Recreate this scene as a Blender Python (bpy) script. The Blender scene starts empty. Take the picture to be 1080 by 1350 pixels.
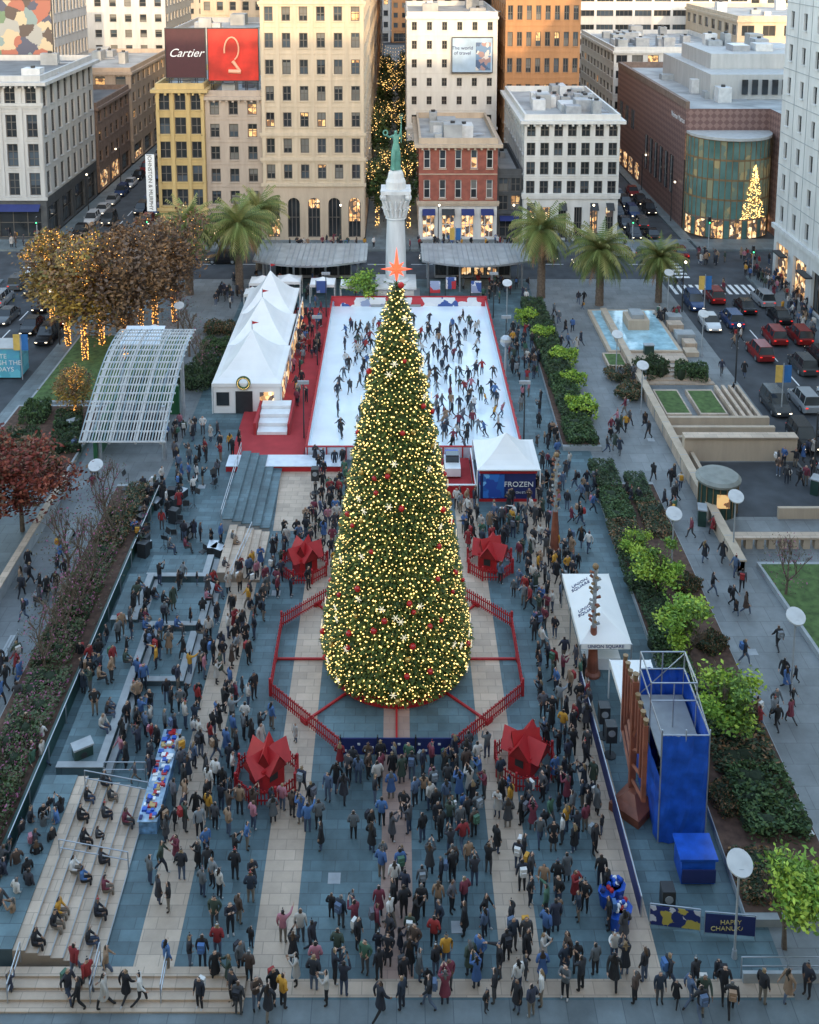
import bpy, bmesh, math, random
from mathutils import Vector, Matrix
random.seed(11)
U=random.uniform; rad=math.radians
scene=bpy.context.scene
H0=45.0; PIT=rad(8.8); F=1380.0; CX=523.0; CY=124.0
cP,sP=math.cos(PIT),math.sin(PIT)
def G(px,py,z=0.0):
    """survey: photo pixel on a horizontal plane -> world metres"""
    v=py-CY; dy=F*cP-v*sP; dz=-F*sP-v*cP; t=(z-H0)/dz
    return Vector((t*(px-CX),t*dy,z))
def Zh(py,D): return H0-D*math.tan(PIT+math.atan((py-CY)/F))
def Xh(px,D,z=0.0): return (px-CX)/F*(D*cP+(H0-z)*sP)

# ------------------------------------------------ world / camera / sun
w=bpy.data.worlds.new("World"); scene.world=w; w.use_nodes=True
nt=w.node_tree; sk=nt.nodes.new('ShaderNodeTexSky'); sk.sky_type='NISHITA'; sk.sun_disc=False
sk.sun_elevation=rad(12); sk.sun_rotation=rad(170)
mx=nt.nodes.new('ShaderNodeMix'); mx.data_type='RGBA'; mx.blend_type='MULTIPLY'; mx.inputs[0].default_value=1
mx.inputs[7].default_value=(1.0,.905,.80,1)
nt.links.new(sk.outputs[0],mx.inputs[6]); nt.links.new(mx.outputs[2],nt.nodes['Background'].inputs[0])
nt.nodes['Background'].inputs[1].default_value=1.08
cam=bpy.data.cameras.new('camera'); co=bpy.data.objects.new('camera',cam); scene.collection.objects.link(co); scene.camera=co
co.location=(0,0,H0); co.rotation_euler=(math.pi/2-PIT,0,0)
cam.sensor_fit='VERTICAL'; cam.sensor_height=36; cam.lens=36.8; cam.shift_x=17/1350; cam.shift_y=-551/1350; cam.clip_end=3000; cam.clip_start=.5
scene.view_settings.view_transform='Standard'; scene.view_settings.look='None'; scene.view_settings.exposure=0
sd=bpy.data.lights.new('sun','SUN'); sd.energy=3.4; sd.angle=rad(.6); sd.color=(1,.70,.40)
so=bpy.data.objects.new('sun',sd); scene.collection.objects.link(so)
so.rotation_euler=Vector((-.2,1,-.2126)).to_track_quat('-Z','Y').to_euler(); so.location=(20,-60,120)

# ------------------------------------------------ materials
MC={}
def mat(name,col,rough=.75,metal=0,var=.18,scale=1.5,bump=0,emit=None,es=0,spec=.5,stain=0):
    if name in MC: return MC[name]
    m=bpy.data.materials.new(name); m.use_nodes=True; n=m.node_tree; N=n.nodes; L=n.links; p=N['Principled BSDF']
    p.inputs['Base Color'].default_value=(*col,1); p.inputs['Roughness'].default_value=rough; p.inputs['Metallic'].default_value=metal
    p.inputs['Specular IOR Level'].default_value=spec
    if var>0:
        tc=N.new('ShaderNodeTexCoord'); no=N.new('ShaderNodeTexNoise'); no.inputs['Scale'].default_value=scale; no.inputs['Detail'].default_value=5
        vec=tc.outputs['Object']
        if stain:
            mp=N.new('ShaderNodeMapping'); mp.inputs['Scale'].default_value=(2.2,2.2,.35); L.new(vec,mp.inputs[0]); vec=mp.outputs[0]; no.inputs['Roughness'].default_value=.65
        L.new(vec,no.inputs['Vector'])
        r=N.new('ShaderNodeValToRGB'); r.color_ramp.elements[0].position=.3; r.color_ramp.elements[1].position=.7
        r.color_ramp.elements[0].color=(*[c*(1-var) for c in col],1); r.color_ramp.elements[1].color=(*[min(1,c*(1+var)) for c in col],1)
        L.new(no.outputs[0],r.inputs[0]); L.new(r.outputs[0],p.inputs['Base Color'])
        if bump>0:
            b=N.new('ShaderNodeBump'); b.inputs['Strength'].default_value=bump; L.new(no.outputs[0],b.inputs['Height']); L.new(b.outputs[0],p.inputs['Normal'])
    if emit:
        p.inputs['Emission Color'].default_value=(*emit,1); p.inputs['Emission Strength'].default_value=es
        try: m.cycles.emission_sampling='NONE'
        except: pass
    MC[name]=m; return m
def paver(name,col,mort,bw=.9,bh=.45,var=.25,stain=.35,rough=.6,rot=0):
    m=bpy.data.materials.new(name); m.use_nodes=True; n=m.node_tree; N=n.nodes; L=n.links; p=N['Principled BSDF']
    tc=N.new('ShaderNodeTexCoord'); mp=N.new('ShaderNodeMapping'); mp.inputs['Rotation'].default_value=(0,0,rot); L.new(tc.outputs['Object'],mp.inputs[0])
    br=N.new('ShaderNodeTexBrick'); br.inputs['Scale'].default_value=1; br.inputs['Brick Width'].default_value=bw; br.inputs['Row Height'].default_value=bh
    br.inputs['Mortar Size'].default_value=.018; br.inputs['Color1'].default_value=(*[c*(1-var) for c in col],1); br.inputs['Color2'].default_value=(*[c*(1+var) for c in col],1)
    br.inputs['Mortar'].default_value=(*mort,1); L.new(mp.outputs[0],br.inputs[0])
    no=N.new('ShaderNodeTexNoise'); no.inputs['Scale'].default_value=.35; no.inputs['Detail'].default_value=8; no.inputs['Roughness'].default_value=.7; L.new(tc.outputs['Object'],no.inputs[0])
    r=N.new('ShaderNodeMapRange'); r.inputs[1].default_value=.3; r.inputs[2].default_value=.7; r.inputs[3].default_value=1-stain; r.inputs[4].default_value=1+stain*.6; L.new(no.outputs[0],r.inputs[0])
    mm=N.new('ShaderNodeVectorMath'); mm.operation='SCALE'; L.new(br.outputs[0],mm.inputs[0]); L.new(r.outputs[0],mm.inputs['Scale'])
    L.new(mm.outputs[0],p.inputs['Base Color']); p.inputs['Roughness'].default_value=rough
    return m
def checker(name,c1,c2,sc,rot=.785):
    m=bpy.data.materials.new(name); m.use_nodes=True; n=m.node_tree; N=n.nodes; L=n.links; p=N['Principled BSDF']
    tc=N.new('ShaderNodeTexCoord'); sx=N.new('ShaderNodeSeparateXYZ'); L.new(tc.outputs['Object'],sx.inputs[0])
    a=N.new('ShaderNodeMath'); a.operation='ADD'; L.new(sx.outputs[0],a.inputs[0]); L.new(sx.outputs[1],a.inputs[1])
    def mth(op,x,y):
        k=N.new('ShaderNodeMath'); k.operation=op
        for i,q in enumerate((x,y)):
            if q is None: continue
            if isinstance(q,(int,float)): k.inputs[i].default_value=q
            else: L.new(q,k.inputs[i])
        return k.outputs[0]
    s1=mth('ADD',a.outputs[0],sx.outputs[2]); s2=mth('SUBTRACT',a.outputs[0],sx.outputs[2])
    f1=mth('FLOOR',mth('MULTIPLY',s1,sc),None); f2=mth('FLOOR',mth('MULTIPLY',s2,sc),None)
    pm=mth('ABSOLUTE',mth('MODULO',mth('ADD',f1,f2),2.0),None)
    mi=N.new('ShaderNodeMix'); mi.data_type='RGBA'; L.new(pm,mi.inputs[0]); mi.inputs[6].default_value=(*c1,1); mi.inputs[7].default_value=(*c2,1)
    L.new(mi.outputs[2],p.inputs['Base Color']); p.inputs['Roughness'].default_value=.55
    return m
def patches(name,cols,sc,emit=0):
    m=bpy.data.materials.new(name); m.use_nodes=True; n=m.node_tree; N=n.nodes; L=n.links; p=N['Principled BSDF']
    tc=N.new('ShaderNodeTexCoord'); vo=N.new('ShaderNodeTexVoronoi'); vo.inputs['Scale'].default_value=sc
    no=N.new('ShaderNodeTexNoise'); no.inputs['Scale'].default_value=sc*1.5; no.inputs['Detail'].default_value=3; L.new(tc.outputs['Object'],no.inputs['Vector'])
    ma=N.new('ShaderNodeVectorMath'); ma.operation='SCALE'; ma.inputs['Scale'].default_value=.9/sc; L.new(no.outputs['Color'],ma.inputs[0])
    ad=N.new('ShaderNodeVectorMath'); ad.operation='ADD'; L.new(tc.outputs['Object'],ad.inputs[0]); L.new(ma.outputs[0],ad.inputs[1]); L.new(ad.outputs[0],vo.inputs['Vector'])
    sp=N.new('ShaderNodeSeparateColor'); L.new(vo.outputs['Color'],sp.inputs[0])
    r=N.new('ShaderNodeValToRGB'); r.color_ramp.interpolation='CONSTANT'
    while len(r.color_ramp.elements)<len(cols): r.color_ramp.elements.new(.5)
    for i,c in enumerate(cols): r.color_ramp.elements[i].position=i/len(cols); r.color_ramp.elements[i].color=(*c,1)
    L.new(sp.outputs[0],r.inputs[0]); L.new(r.outputs[0],p.inputs['Base Color'])
    if emit: L.new(r.outputs[0],p.inputs['Emission Color']); p.inputs['Emission Strength'].default_value=emit
    try: m.cycles.emission_sampling='NONE'
    except: pass
    return m
def objrand(name,cols,k=1.0,rough=.8):
    m=bpy.data.materials.new(name); m.use_nodes=True; n=m.node_tree; N=n.nodes; L=n.links; p=N['Principled BSDF']
    oi=N.new('ShaderNodeObjectInfo'); a=N.new('ShaderNodeMath'); a.operation='MULTIPLY'; a.inputs[1].default_value=k; L.new(oi.outputs['Random'],a.inputs[0])
    b=N.new('ShaderNodeMath'); b.operation='FRACT'; L.new(a.outputs[0],b.inputs[0])
    r=N.new('ShaderNodeValToRGB'); r.color_ramp.interpolation='CONSTANT'
    while len(r.color_ramp.elements)<len(cols): r.color_ramp.elements.new(.5)
    for i,c in enumerate(cols): r.color_ramp.elements[i].position=i/len(cols); r.color_ramp.elements[i].color=(*c,1)
    L.new(b.outputs[0],r.inputs[0]); L.new(r.outputs[0],p.inputs['Base Color']); p.inputs['Roughness'].default_value=rough
    return m
slate=paver('slate_paving',(.095,.155,.175),(.06,.09,.105),1.2,.6,.22,.45)
beige=paver('beige_granite',(.50,.385,.29),(.33,.26,.20),1.0,.6,.12,.25)
redgran=paver('rose_granite',(.38,.25,.20),(.3,.2,.17),.8,.5,.12,.2)
greyp=paver('grey_concrete_paving',(.19,.205,.21),(.12,.13,.135),1.5,1.5,.1,.35)
walkp=paver('sidewalk_paving',(.15,.18,.19),(.09,.11,.12),1.2,1.2,.12,.35)
asph=mat('asphalt',(.05,.056,.064),.8,var=.35,scale=.5)
white=mat('white_paint',(.75,.76,.76),.6,var=.06); offw=mat('white_canvas',(.8,.79,.77),.8,var=.05,scale=.6)
icem=mat('ice',(.78,.88,.94),.16,var=.07,scale=.35)
red=mat('red_paint',(.42,.015,.02),.55,var=.12); redc=mat('red_carpet',(.38,.035,.04),.95,var=.15,scale=.7)
dark=mat('dark_metal',(.03,.032,.035),.5); steel=mat('steel',(.45,.47,.5),.35,metal=.7,var=.1); greym=mat('grey_metal',(.3,.32,.34),.55)
blue=mat('blue_tarp',(.01,.08,.45),.45,var=.3,scale=1.6,bump=.9); navy=mat('navy_banner',(.015,.025,.12),.7,var=.1)
mahog=mat('mahogany',(.22,.07,.04),.5,var=.3); wood=mat('wood_table',(.3,.18,.1),.7)
stonew=mat('white_marble',(.60,.60,.585),.6,var=.14,scale=.5,stain=1); graniteg=mat('grey_granite',(.31,.33,.34),.65,var=.15)
verdi=mat('verdigris_bronze',(.10,.28,.22),.5,var=.25,scale=3)
soil=mat('soil_mulch',(.09,.05,.035),.95,var=.4,scale=3); lawn=mat('lawn',(.07,.12,.035),.95,var=.4,scale=2)
trunkm=mat('bark',(.13,.095,.07),.9,var=.3,scale=5)
glA=mat('window_glass_dark',(.025,.03,.035),.08,var=.3,scale=.3,spec=.8); glB=mat('window_glass_blind',(.16,.16,.15),.2,var=.2,scale=.3); glC=mat('window_glass_blue',(.06,.08,.10),.08,var=.2,scale=.3,spec=.9)
glL=patches('window_lit',[(1,.6,.25),(.5,.25,.1),(.8,.5,.2),(.2,.1,.05)],1.5,.45)
shopL=patches('shop_lit',[(.9,.52,.22),(.06,.04,.035),(.35,.18,.08),(1,.72,.42),(.10,.07,.05),(.05,.04,.04),(.6,.32,.12)],2.0,1.15)
frm=mat('window_frame',(.10,.09,.08),.6,var=.1); frw=mat('window_frame_white',(.6,.6,.58),.6,var=.1)
roofm=mat('roof_membrane',(.34,.35,.35),.9,var=.3,scale=.3); roofd=mat('roof_dark',(.16,.165,.17),.9,var=.25,scale=.3)
bulb=mat('warm_bulb',(1,.7,.3),.5,var=0,emit=(1,.62,.2),es=3.5)
bulbt=mat('tree_bulb',(1,.75,.3),.5,var=0,emit=(1,.68,.22),es=3.0)
bulbo=mat('amber_bulb',(1,.5,.1),.5,var=0,emit=(1,.45,.09),es=2.6)
tail=mat('tail_light',(.4,.01,.01),.4,var=0,emit=(1,.03,.02),es=1.2); head=mat('head_light',(.9,.85,.7),.3,var=0,emit=(1,.85,.6),es=4)
starm=mat('star_glow',(.9,.12,.04),.5,var=0,emit=(1,.10,.04),es=1.5)
starc=mat('star_core',(1,.6,.3),.5,var=0,emit=(1,.55,.28),es=2.5)

# ------------------------------------------------ mesh builder
def link(o,p=None):
    scene.collection.objects.link(o)
    if p: o.parent=p
    return o
def empty(name,loc=(0,0,0)):
    o=bpy.data.objects.new(name,None); o.location=loc; o.empty_display_size=.2; return link(o)
class MB:
    def __init__(s): s.v=[]; s.f=[]; s.m=[]; s.ml=[]
    def mi(s,m):
        if m not in s.ml: s.ml.append(m)
        return s.ml.index(m)
    def poly(s,pts,m):
        i=len(s.v); s.v.extend([tuple(p) for p in pts]); s.f.append(tuple(range(i,i+len(pts)))); s.m.append(s.mi(m))
    def box(s,x0,x1,y0,y1,z0,z1,m,M=None):
        v=[Vector((x,y,z)) for x in(x0,x1) for y in(y0,y1) for z in(z0,z1)]
        if M: v=[M@p for p in v]
        i=len(s.v); s.v.extend([tuple(p) for p in v]); k=s.mi(m)
        for q in [(0,1,3,2),(4,6,7,5),(0,4,5,1),(2,3,7,6),(0,2,6,4),(1,5,7,3)]: s.f.append(tuple(i+a for a in q)); s.m.append(k)
    def cyl(s,a,b,r0,r1,n,m,caps=True):
        a=Vector(a); b=Vector(b); d=(b-a); 
        if d.length<1e-6: return
        q=d.to_track_quat('Z','Y'); i=len(s.v); k=s.mi(m)
        for c,r in((a,r0),(b,r1)):
            for j in range(n):
                t=2*math.pi*j/n; s.v.append(tuple(c+q@Vector((r*math.cos(t),r*math.sin(t),0))))
        for j in range(n): s.f.append((i+j,i+(j+1)%n,i+n+(j+1)%n,i+n+j)); s.m.append(k)
        if caps: s.f.append(tuple(i+n+j for j in range(n))); s.m.append(k); s.f.append(tuple(i+n-1-j for j in range(n))); s.m.append(k)
    def lathe(s,c,prof,n,m):
        for (r0,z0),(r1,z1) in zip(prof,prof[1:]):
            s.cyl((c[0],c[1],c[2]+z0),(c[0],c[1],c[2]+z1),max(r0,.001),max(r1,.001),n,m,False)
        r,z=prof[-1]
        if r>.01: s.poly([(c[0]+r*math.cos(2*math.pi*j/n),c[1]+r*math.sin(2*math.pi*j/n),c[2]+z) for j in range(n)],m)
    def octa(s,c,r,m):
        i=len(s.v); x,y,z=c; k=s.mi(m)
        s.v.extend([(x+r,y,z),(x-r,y,z),(x,y+r,z),(x,y-r,z),(x,y,z+r),(x,y,z-r)])
        for q in[(0,2,4),(2,1,4),(1,3,4),(3,0,4),(2,0,5),(1,2,5),(3,1,5),(0,3,5)]: s.f.append(tuple(i+a for a in q)); s.m.append(k)
    def ball(s,c,r,m,n=8,sz=1):
        pr=[(r*math.sin(math.pi*j/6),-r*sz*math.cos(math.pi*j/6)) for j in range(7)]
        s.lathe(c,pr,n,m)
    def mesh(s,name,off=None,smooth=False):
        me=bpy.data.meshes.new(name); vs=s.v if off is None else [(x-off[0],y-off[1],z-off[2]) for x,y,z in s.v]
        me.from_pydata(vs,[],s.f)
        for m in s.ml: me.materials.append(m)
        me.polygons.foreach_set('material_index',s.m)
        if smooth: me.polygons.foreach_set('use_smooth',[True]*len(s.f))
        me.update(); return me
    def obj(s,name,parent=None,smooth=False):
        off=parent.location if parent else None
        return link(bpy.data.objects.new(name,s.mesh(name,off,smooth)),parent)
def inst(name,me,loc,rz=0,sc=1):
    o=bpy.data.objects.new(name,me); o.location=loc; o.rotation_euler=(0,0,rz); o.scale=(sc,sc,sc) if not isinstance(sc,tuple) else sc
    return link(o)
def text(body,loc,rot,size,m,parent,name='lettering',ax='CENTER'):
    c=bpy.data.curves.new(name,'FONT'); c.body=body; c.size=size; c.extrude=.01; c.align_x=ax; c.align_y='CENTER'; c.materials.append(m)
    o=bpy.data.objects.new(name,c); o.rotation_euler=rot; o.location=Vector(loc)-(parent.location if parent else Vector()); return link(o,parent)
FC=(math.pi/2,0,0)
def sheet(name,pts,z,m):
    b=MB(); b.poly([(p[0],p[1],z) for p in pts],m); o=b.obj(name)
    return o
def slab(name,x0,x1,y0,y1,z0,z1,m):
    b=MB(); b.box(x0,x1,y0,y1,z0,z1,m); return b.obj(name)

# ------------------------------------------------ ground, streets
gb=MB(); gb.box(-900,900,-500,1600,-.6,-.30,asph); gb.obj('ground')
slab('sidewalk_near',-60,60,30,38.2,-.3,-.004,walkp)
slab('plaza_pavement',-19.2,17.0,38.2,132,-.3,0,slate)
slab('garden_walk',17.0,34.5,38.2,132,-.3,.0,greyp)
slab('garden_walk',-27,-19.2,38.2,132,-.3,.0,greyp)
slab('sidewalk_post_street',-37.5,-27,38.2,132,-.3,-.002,walkp)
slab('sidewalk_stockton',-35,43,145,150.0,-.3,-.002,walkp)
slab('sidewalk_stockton',43.5,80,145,150.2,-.3,-.002,walkp)
slab('sidewalk_geary',46.3,50,60,133.5,-.3,-.002,walkp)
slab('sidewalk_post',-80,-51.5,145,150.2,-.3,-.002,walkp)
slab('sidewalk_maiden_lane',-4.6,3.3,150,420,-.3,-.006,walkp)
slab('sidewalk_geary',32.6,34.4,150,420,-.3,-.004,walkp)
slab('sidewalk_geary',42.3,43.8,150.2,420,-.3,-.004,walkp)
slab('sidewalk_post',-51.5,-49,150.2,420,-.3,-.004,walkp)
slab('sidewalk_post',-38,-35,150,420,-.3,-.004,walkp)
slab('sidewalk_post',-80,-51.5,38,132,-.3,-.004,walkp)
rm=MB()
def stripe(x0,x1,y0,y1): rm.poly([(x0,y0,-.292),(x1,y0,-.292),(x1,y1,-.292),(x0,y1,-.292)],white)
for i in range(13): stripe(35.3+i*.85,35.75+i*.85,127,130.6)
for i in range(12): stripe(33.9+i*.8,34.3+i*.8,146.5,149.5)
for i in range(8): stripe(35.6,38.9,133.3+i*1.4,134+i*1.4)
for i in range(10): stripe(-50+i*1.2,-49.4+i*1.2,133,137)
for i in range(8): stripe(-51,-47.5,137.5+i*1.1,138.1+i*1.1)
for y in range(40,126,6): stripe(40.6,40.75,y,y+3); stripe(-44.6,-44.45,y,y+3)
for y in range(152,400,6): stripe(38.4,38.55,y,y+3); stripe(-43.5,-43.35,y,y+3)
for x in range(-34,33,6): stripe(x,x+3,139,139.15)
rm.obj('road_markings')
pb=MB()
def band(x0,x1,y0,y1,m,z=.004): pb.poly([(x0,y0,z),(x1,y0,z),(x1,y1,z),(x0,y1,z)],m)
for x in(-10.7,-5.5,5.5,10.7): band(x-.9,x+.9,38.3,83.8,beige)
band(-.75,.75,38.3,83.8,redgran,.006)
band(-18,17,38.3,39.1,beige,.008)
pb.obj('granite_paving_bands')
p=[G(360,700),G(432,700),G(440,612),G(372,612)]
sheet('beige_forecourt_paving',[(q.x,q.y) for q in p],.010,beige)
b=MB()
for x,y in((-3,44),(3.2,47.5),(-7.8,52),(8,50),(8.2,70),(-8.3,66),(2.8,41.5),(-16,80),(22.5,60),(22.8,88)):
    b.box(x-.3,x+.3,y-.3,y+.3,.002,.014,greym)
b.obj('drain_covers')

st=MB()
for i in range(7):
    x1=-13.0-i*.55
    st.box(x1-.55,x1,39.6,49.2,0.0,.10+.13*i,beige)
    st.box(x1-.03,x1+.02,39.6,49.2,.10+.13*i-.03,.10+.13*i+.012,graniteg)
st.box(-18.6,-16.85,39.6,49.2,0,.95,slate)
st.obj('granite_steps')
st=MB()
for i in range(4): st.box(-17.5,-6.5,38.9-i*.42,39.32-i*.42,0.0,.10-.02*i+.28-.08*i,beige)
st.obj('granite_steps')
tp=MB()
P=[(-16.5,-12.6,62,66.5,.45),(-15.3,-12.9,57,61.5,.35),(-17.5,-13.2,67,69.5,.6),(-18.3,-15.8,50,61.9,.7),(-18.6,-16.9,62,66.9,.85)]
for x0,x1,y0,y1,z in P:
    tp.box(x0,x1,y0,y1,0,z,slate); tp.box(x1-.4,x1+.05,y0-.06,y1,z+.002,z+.05,graniteg); tp.box(x0,x1-.403,y0-.06,y0+.35,z+.002,z+.05,graniteg)
    tp.box(x1+.06,x1+.45,y0,y1,0,z*.5,graniteg)
tp.obj('granite_terrace')
bl=MB()
for i in range(5): bl.box(-13.2+i*.7,-12.5+i*.7,73.5,84,0,1.0-.18*i,graniteg); bl.box(-13.2+i*.7,-12.5+i*.7+.05,73.45,84,1.0-.18*i,1.05-.18*i,slate)
for i in range(5): bl.box(-12.6+i*.6,-12+i*.6,67.2,73.2,0,.75-.14*i,beige)
bl.obj('bleacher_steps')

# ------------------------------------------------ foliage
def lcloud(b,c,r,n,size,ms,clumps=14,tight=1.0):
    c=Vector(c); cl=[]
    for _ in range(clumps):
        while True:
            p=Vector((U(-1,1),U(-1,1),U(-1,1)))
            if .35<p.length<1: break
        cl.append((p,random.choice(ms),U(.2,.4)*tight))
    for _ in range(n):
        p,m,s=random.choice(cl)
        q=p+Vector((random.gauss(0,s),random.gauss(0,s),random.gauss(0,s)*.8))*.8
        pt=Vector((c.x+q.x*r[0],c.y+q.y*r[1],c.z+q.z*r[2]))
        if random.random()<.25: m=random.choice(ms)
        a=Vector((U(-1,1),U(-1,1),U(-.5,.5))).normalized(); d=a.cross(Vector((U(-1,1),U(-1,1),U(-1,1)))).normalized(); k=size*U(.6,1.3)
        b.poly([pt-a*k,pt-d*k*.5,pt+a*k,pt+d*k*.5],m)
def leafm(n,c): return mat(n,c,.7,var=.2,scale=.8)
LIME=[leafm('leaf_lime_a',(.28,.42,.04)),leafm('leaf_lime_b',(.18,.32,.04)),leafm('leaf_lime_c',(.38,.50,.06)),leafm('leaf_lime_d',(.10,.18,.03))]
GRN=[leafm('leaf_green_a',(.05,.10,.03)),leafm('leaf_green_b',(.03,.065,.025)),leafm('leaf_green_c',(.08,.13,.04))]
DGR=[leafm('leaf_dark_a',(.025,.05,.025)),leafm('leaf_dark_b',(.04,.07,.03)),leafm('leaf_dark_c',(.06,.08,.035))]
RED=[leafm('leaf_red_a',(.20,.035,.02)),leafm('leaf_red_b',(.11,.02,.015)),leafm('leaf_red_c',(.28,.07,.03))]
BRN=[leafm('leaf_brown_a',(.17,.10,.055)),leafm('leaf_brown_b',(.12,.075,.05)),leafm('leaf_brown_c',(.26,.14,.06))]
GLD=[leafm('leaf_lit_gold_a',(.42,.25,.04)),leafm('leaf_lit_gold_b',(.26,.17,.05)),leafm('leaf_lit_gold_c',(.15,.13,.03))]  # golden glow of the tree lights put into the leaf colour
PNK=[leafm('leaf_pink_a',(.30,.09,.17)),leafm('leaf_pink_b',(.07,.12,.04)),leafm('leaf_pink_c',(.05,.09,.03)),leafm('leaf_pink_d',(.11,.10,.05)),leafm('leaf_pink_e',(.06,.10,.04)),leafm('leaf_pink_f',(.10,.09,.05)),leafm('leaf_pink_g',(.05,.08,.03))]
PLM=[leafm('palm_a',(.17,.21,.05)),leafm('palm_b',(.10,.14,.035)),leafm('palm_c',(.26,.25,.08))]
def branches(b,p,d,L,r,depth,m,out=None,spread=.5,up=.15):
    q=p+d*L; b.cyl(p,q,r,r*.68,5 if depth>2 else 3,m,False)
    if out is not None: out.append((p,q))
    if depth==0: return
    for _ in range(3):
        nd=(d+Vector((U(-1,1),U(-1,1),U(-.5,.8)))*spread+Vector((0,0,up))).normalized()
        branches(b,q,nd,L*U(.62,.85),r*.62,depth-1,m,out,spread,up)
def tree_mesh(name,h,rc,ms,n,size,lights=None,tl=None,clumps=22,tight=1.0,bs=1.0):
    b=MB(); segs=[]; branches(b,Vector((0,0,0)),Vector((U(-.05,.05),U(-.05,.05),1)).normalized(),h*.36*bs,h*.022+.04,4,trunkm,segs,.62)
    if n:
        lcloud(b,(0,0,h*.68),(rc,rc,h*.34),n,size,ms,clumps,tight)
        if bs>=1:
            for q in [random.choice(segs)[1] for _ in range(n//4)]:
                a=Vector((U(-1,1),U(-1,1),U(-1,1))).normalized(); d=a.orthogonal().normalized(); pt=q+Vector((U(-.4,.4),U(-.4,.4),U(-.4,.4)))
                b.poly([pt-a*size,pt-d*size*.5,pt+a*size,pt+d*size*.5],random.choice(ms))
    if lights:
        nl,lm,lr=lights; nt_=tl if tl is not None else nl//2
        for i in range(nt_):
            t=U(0,1); z=t*h*.38; an=U(0,6.28); rr=h*.022+.06; b.octa((rr*math.cos(an),rr*math.sin(an),z),lr,lm)
        for i in range(nl-nt_):
            s_=random.choice(segs); q=s_[0].lerp(s_[1],U(0,1)); b.octa(q+Vector((U(-.1,.1),U(-.1,.1),.05)),lr,lm)
    return b.mesh(name)
lime1=tree_mesh('lime_tree',4.4,1.75,LIME,4200,.13,clumps=20,tight=.75,bs=.72); lime2=tree_mesh('lime_tree_b',4.1,1.65,LIME,3800,.13,clumps=18,tight=.75,bs=.72)
for i,(px,py,s_) in enumerate([(864,790,.95),(908,878,1.0),(958,985,1.08),(1034,1250,1.05),(838,742,.6)]):
    g=G(px,py); inst('lime_leaf_tree',(lime1,lime2)[i%2],g,U(0,6),s_)
litm=[tree_mesh('lit_plane_tree',13,3.7,BRN,3200,.26,lights=(190,bulbo,.06),tl=140,clumps=30),tree_mesh('lit_plane_tree_b',12,3.5,BRN,2900,.26,lights=(190,bulbo,.06),tl=140,clumps=30)]
goldt=tree_mesh('golden_lit_tree',12,3.6,GLD+GLD+BRN,3600,.26,lights=(480,bulbo,.065),tl=140,clumps=28)
for px,py,me,s_ in [(113,478,goldt,1),(90,455,goldt,.95),(165,476,litm[0],1.0),(135,458,goldt,.95),(187,455,litm[1],1.0),(205,432,litm[0],.95),(160,420,litm[1],.9),(230,425,litm[0],.85),(100,558,goldt,.42),(70,430,goldt,.85)]:
    inst('lit_plane_tree',me,G(px,py),U(0,6),s_)
redt=tree_mesh('red_maple_tree',7.0,3.4,RED+[BRN[0]],4600,.2,clumps=26)
inst('red_maple_tree',redt,G(30,700),1,1.0); inst('red_maple_tree',redt,G(-35,720),2.5,1.0)
baret=tree_mesh('bare_blossom_tree',5.5,2.2,[PNK[0],PNK[3],PNK[5]],330,.10)
for px,py,s_ in [(118,800,1),(150,740,.9),(90,860,.9),(250,470,.9),(235,440,.8),(1035,790,.7),(140,690,.8),(90,770,.9),(60,900,.8),(105,830,.8),(265,500,.8)]:
    inst('bare_blossom_tree',baret,G(px,py),U(0,6),s_)
smallg=tree_mesh('small_green_tree',4.0,1.7,LIME,1900,.18,bs=.8)
inst('small_green_tree',smallg,G(481,402),0,1.1)
def palm_mesh(name,h):
    b=MB(); n=8
    for i in range(n): b.cyl((0,0,h*i/n),(0,0,h*(i+1)/n),.45-.1*i/n+.05,.45-.1*(i+1)/n,9,trunkm,False)
    b.cyl((0,0,h-.7),(0,0,h+.3),.5,.85,9,BRN[0]); 
    for k in range(135):
        az=U(0,6.28); el=U(-.7,1.4); L=U(3.3,4.4); p=Vector((0,0,h+.2)); d=Vector((math.cos(az)*math.cos(el),math.sin(az)*math.cos(el),math.sin(el))); m=random.choice(PLM) if el>-.2 else random.choice([PLM[1],BRN[2],PLM[1]])
        side=Vector((-math.sin(az),math.cos(az),0)); seg=9
        for j in range(seg):
            d2=(d+Vector((0,0,-.15))).normalized(); q=p+d2*(L/seg); t=(j+1)/seg; wl=.8*math.sin(math.pi*min(1,t*.8+.15))
            for sg in(-1,1):
                for o in(0,.5):
                    a=p.lerp(q,o); c=p.lerp(q,o+.36); tip=a+side*sg*wl+d2*.35+Vector((0,0,-.22-.2*t)); b.poly([a,c,tip],m)
            b.poly([p-side*.035,p+side*.035,q+side*.02,q-side*.02],m); p=q; d=d2
    return b.mesh(name)
pm=[palm_mesh('palm_tree',7.4),palm_mesh('palm_tree_b',6.0)]
for px,py,s_,k in [(713,392,1.14,0),(790,402,1.1,1),(868,398,.9,1),(250,388,1.15,0),(316,386,1.15,0),(342,354,1.05,0)]:
    inst('palm_tree',pm[k],G(px,py),U(0,6),s_)
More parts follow.
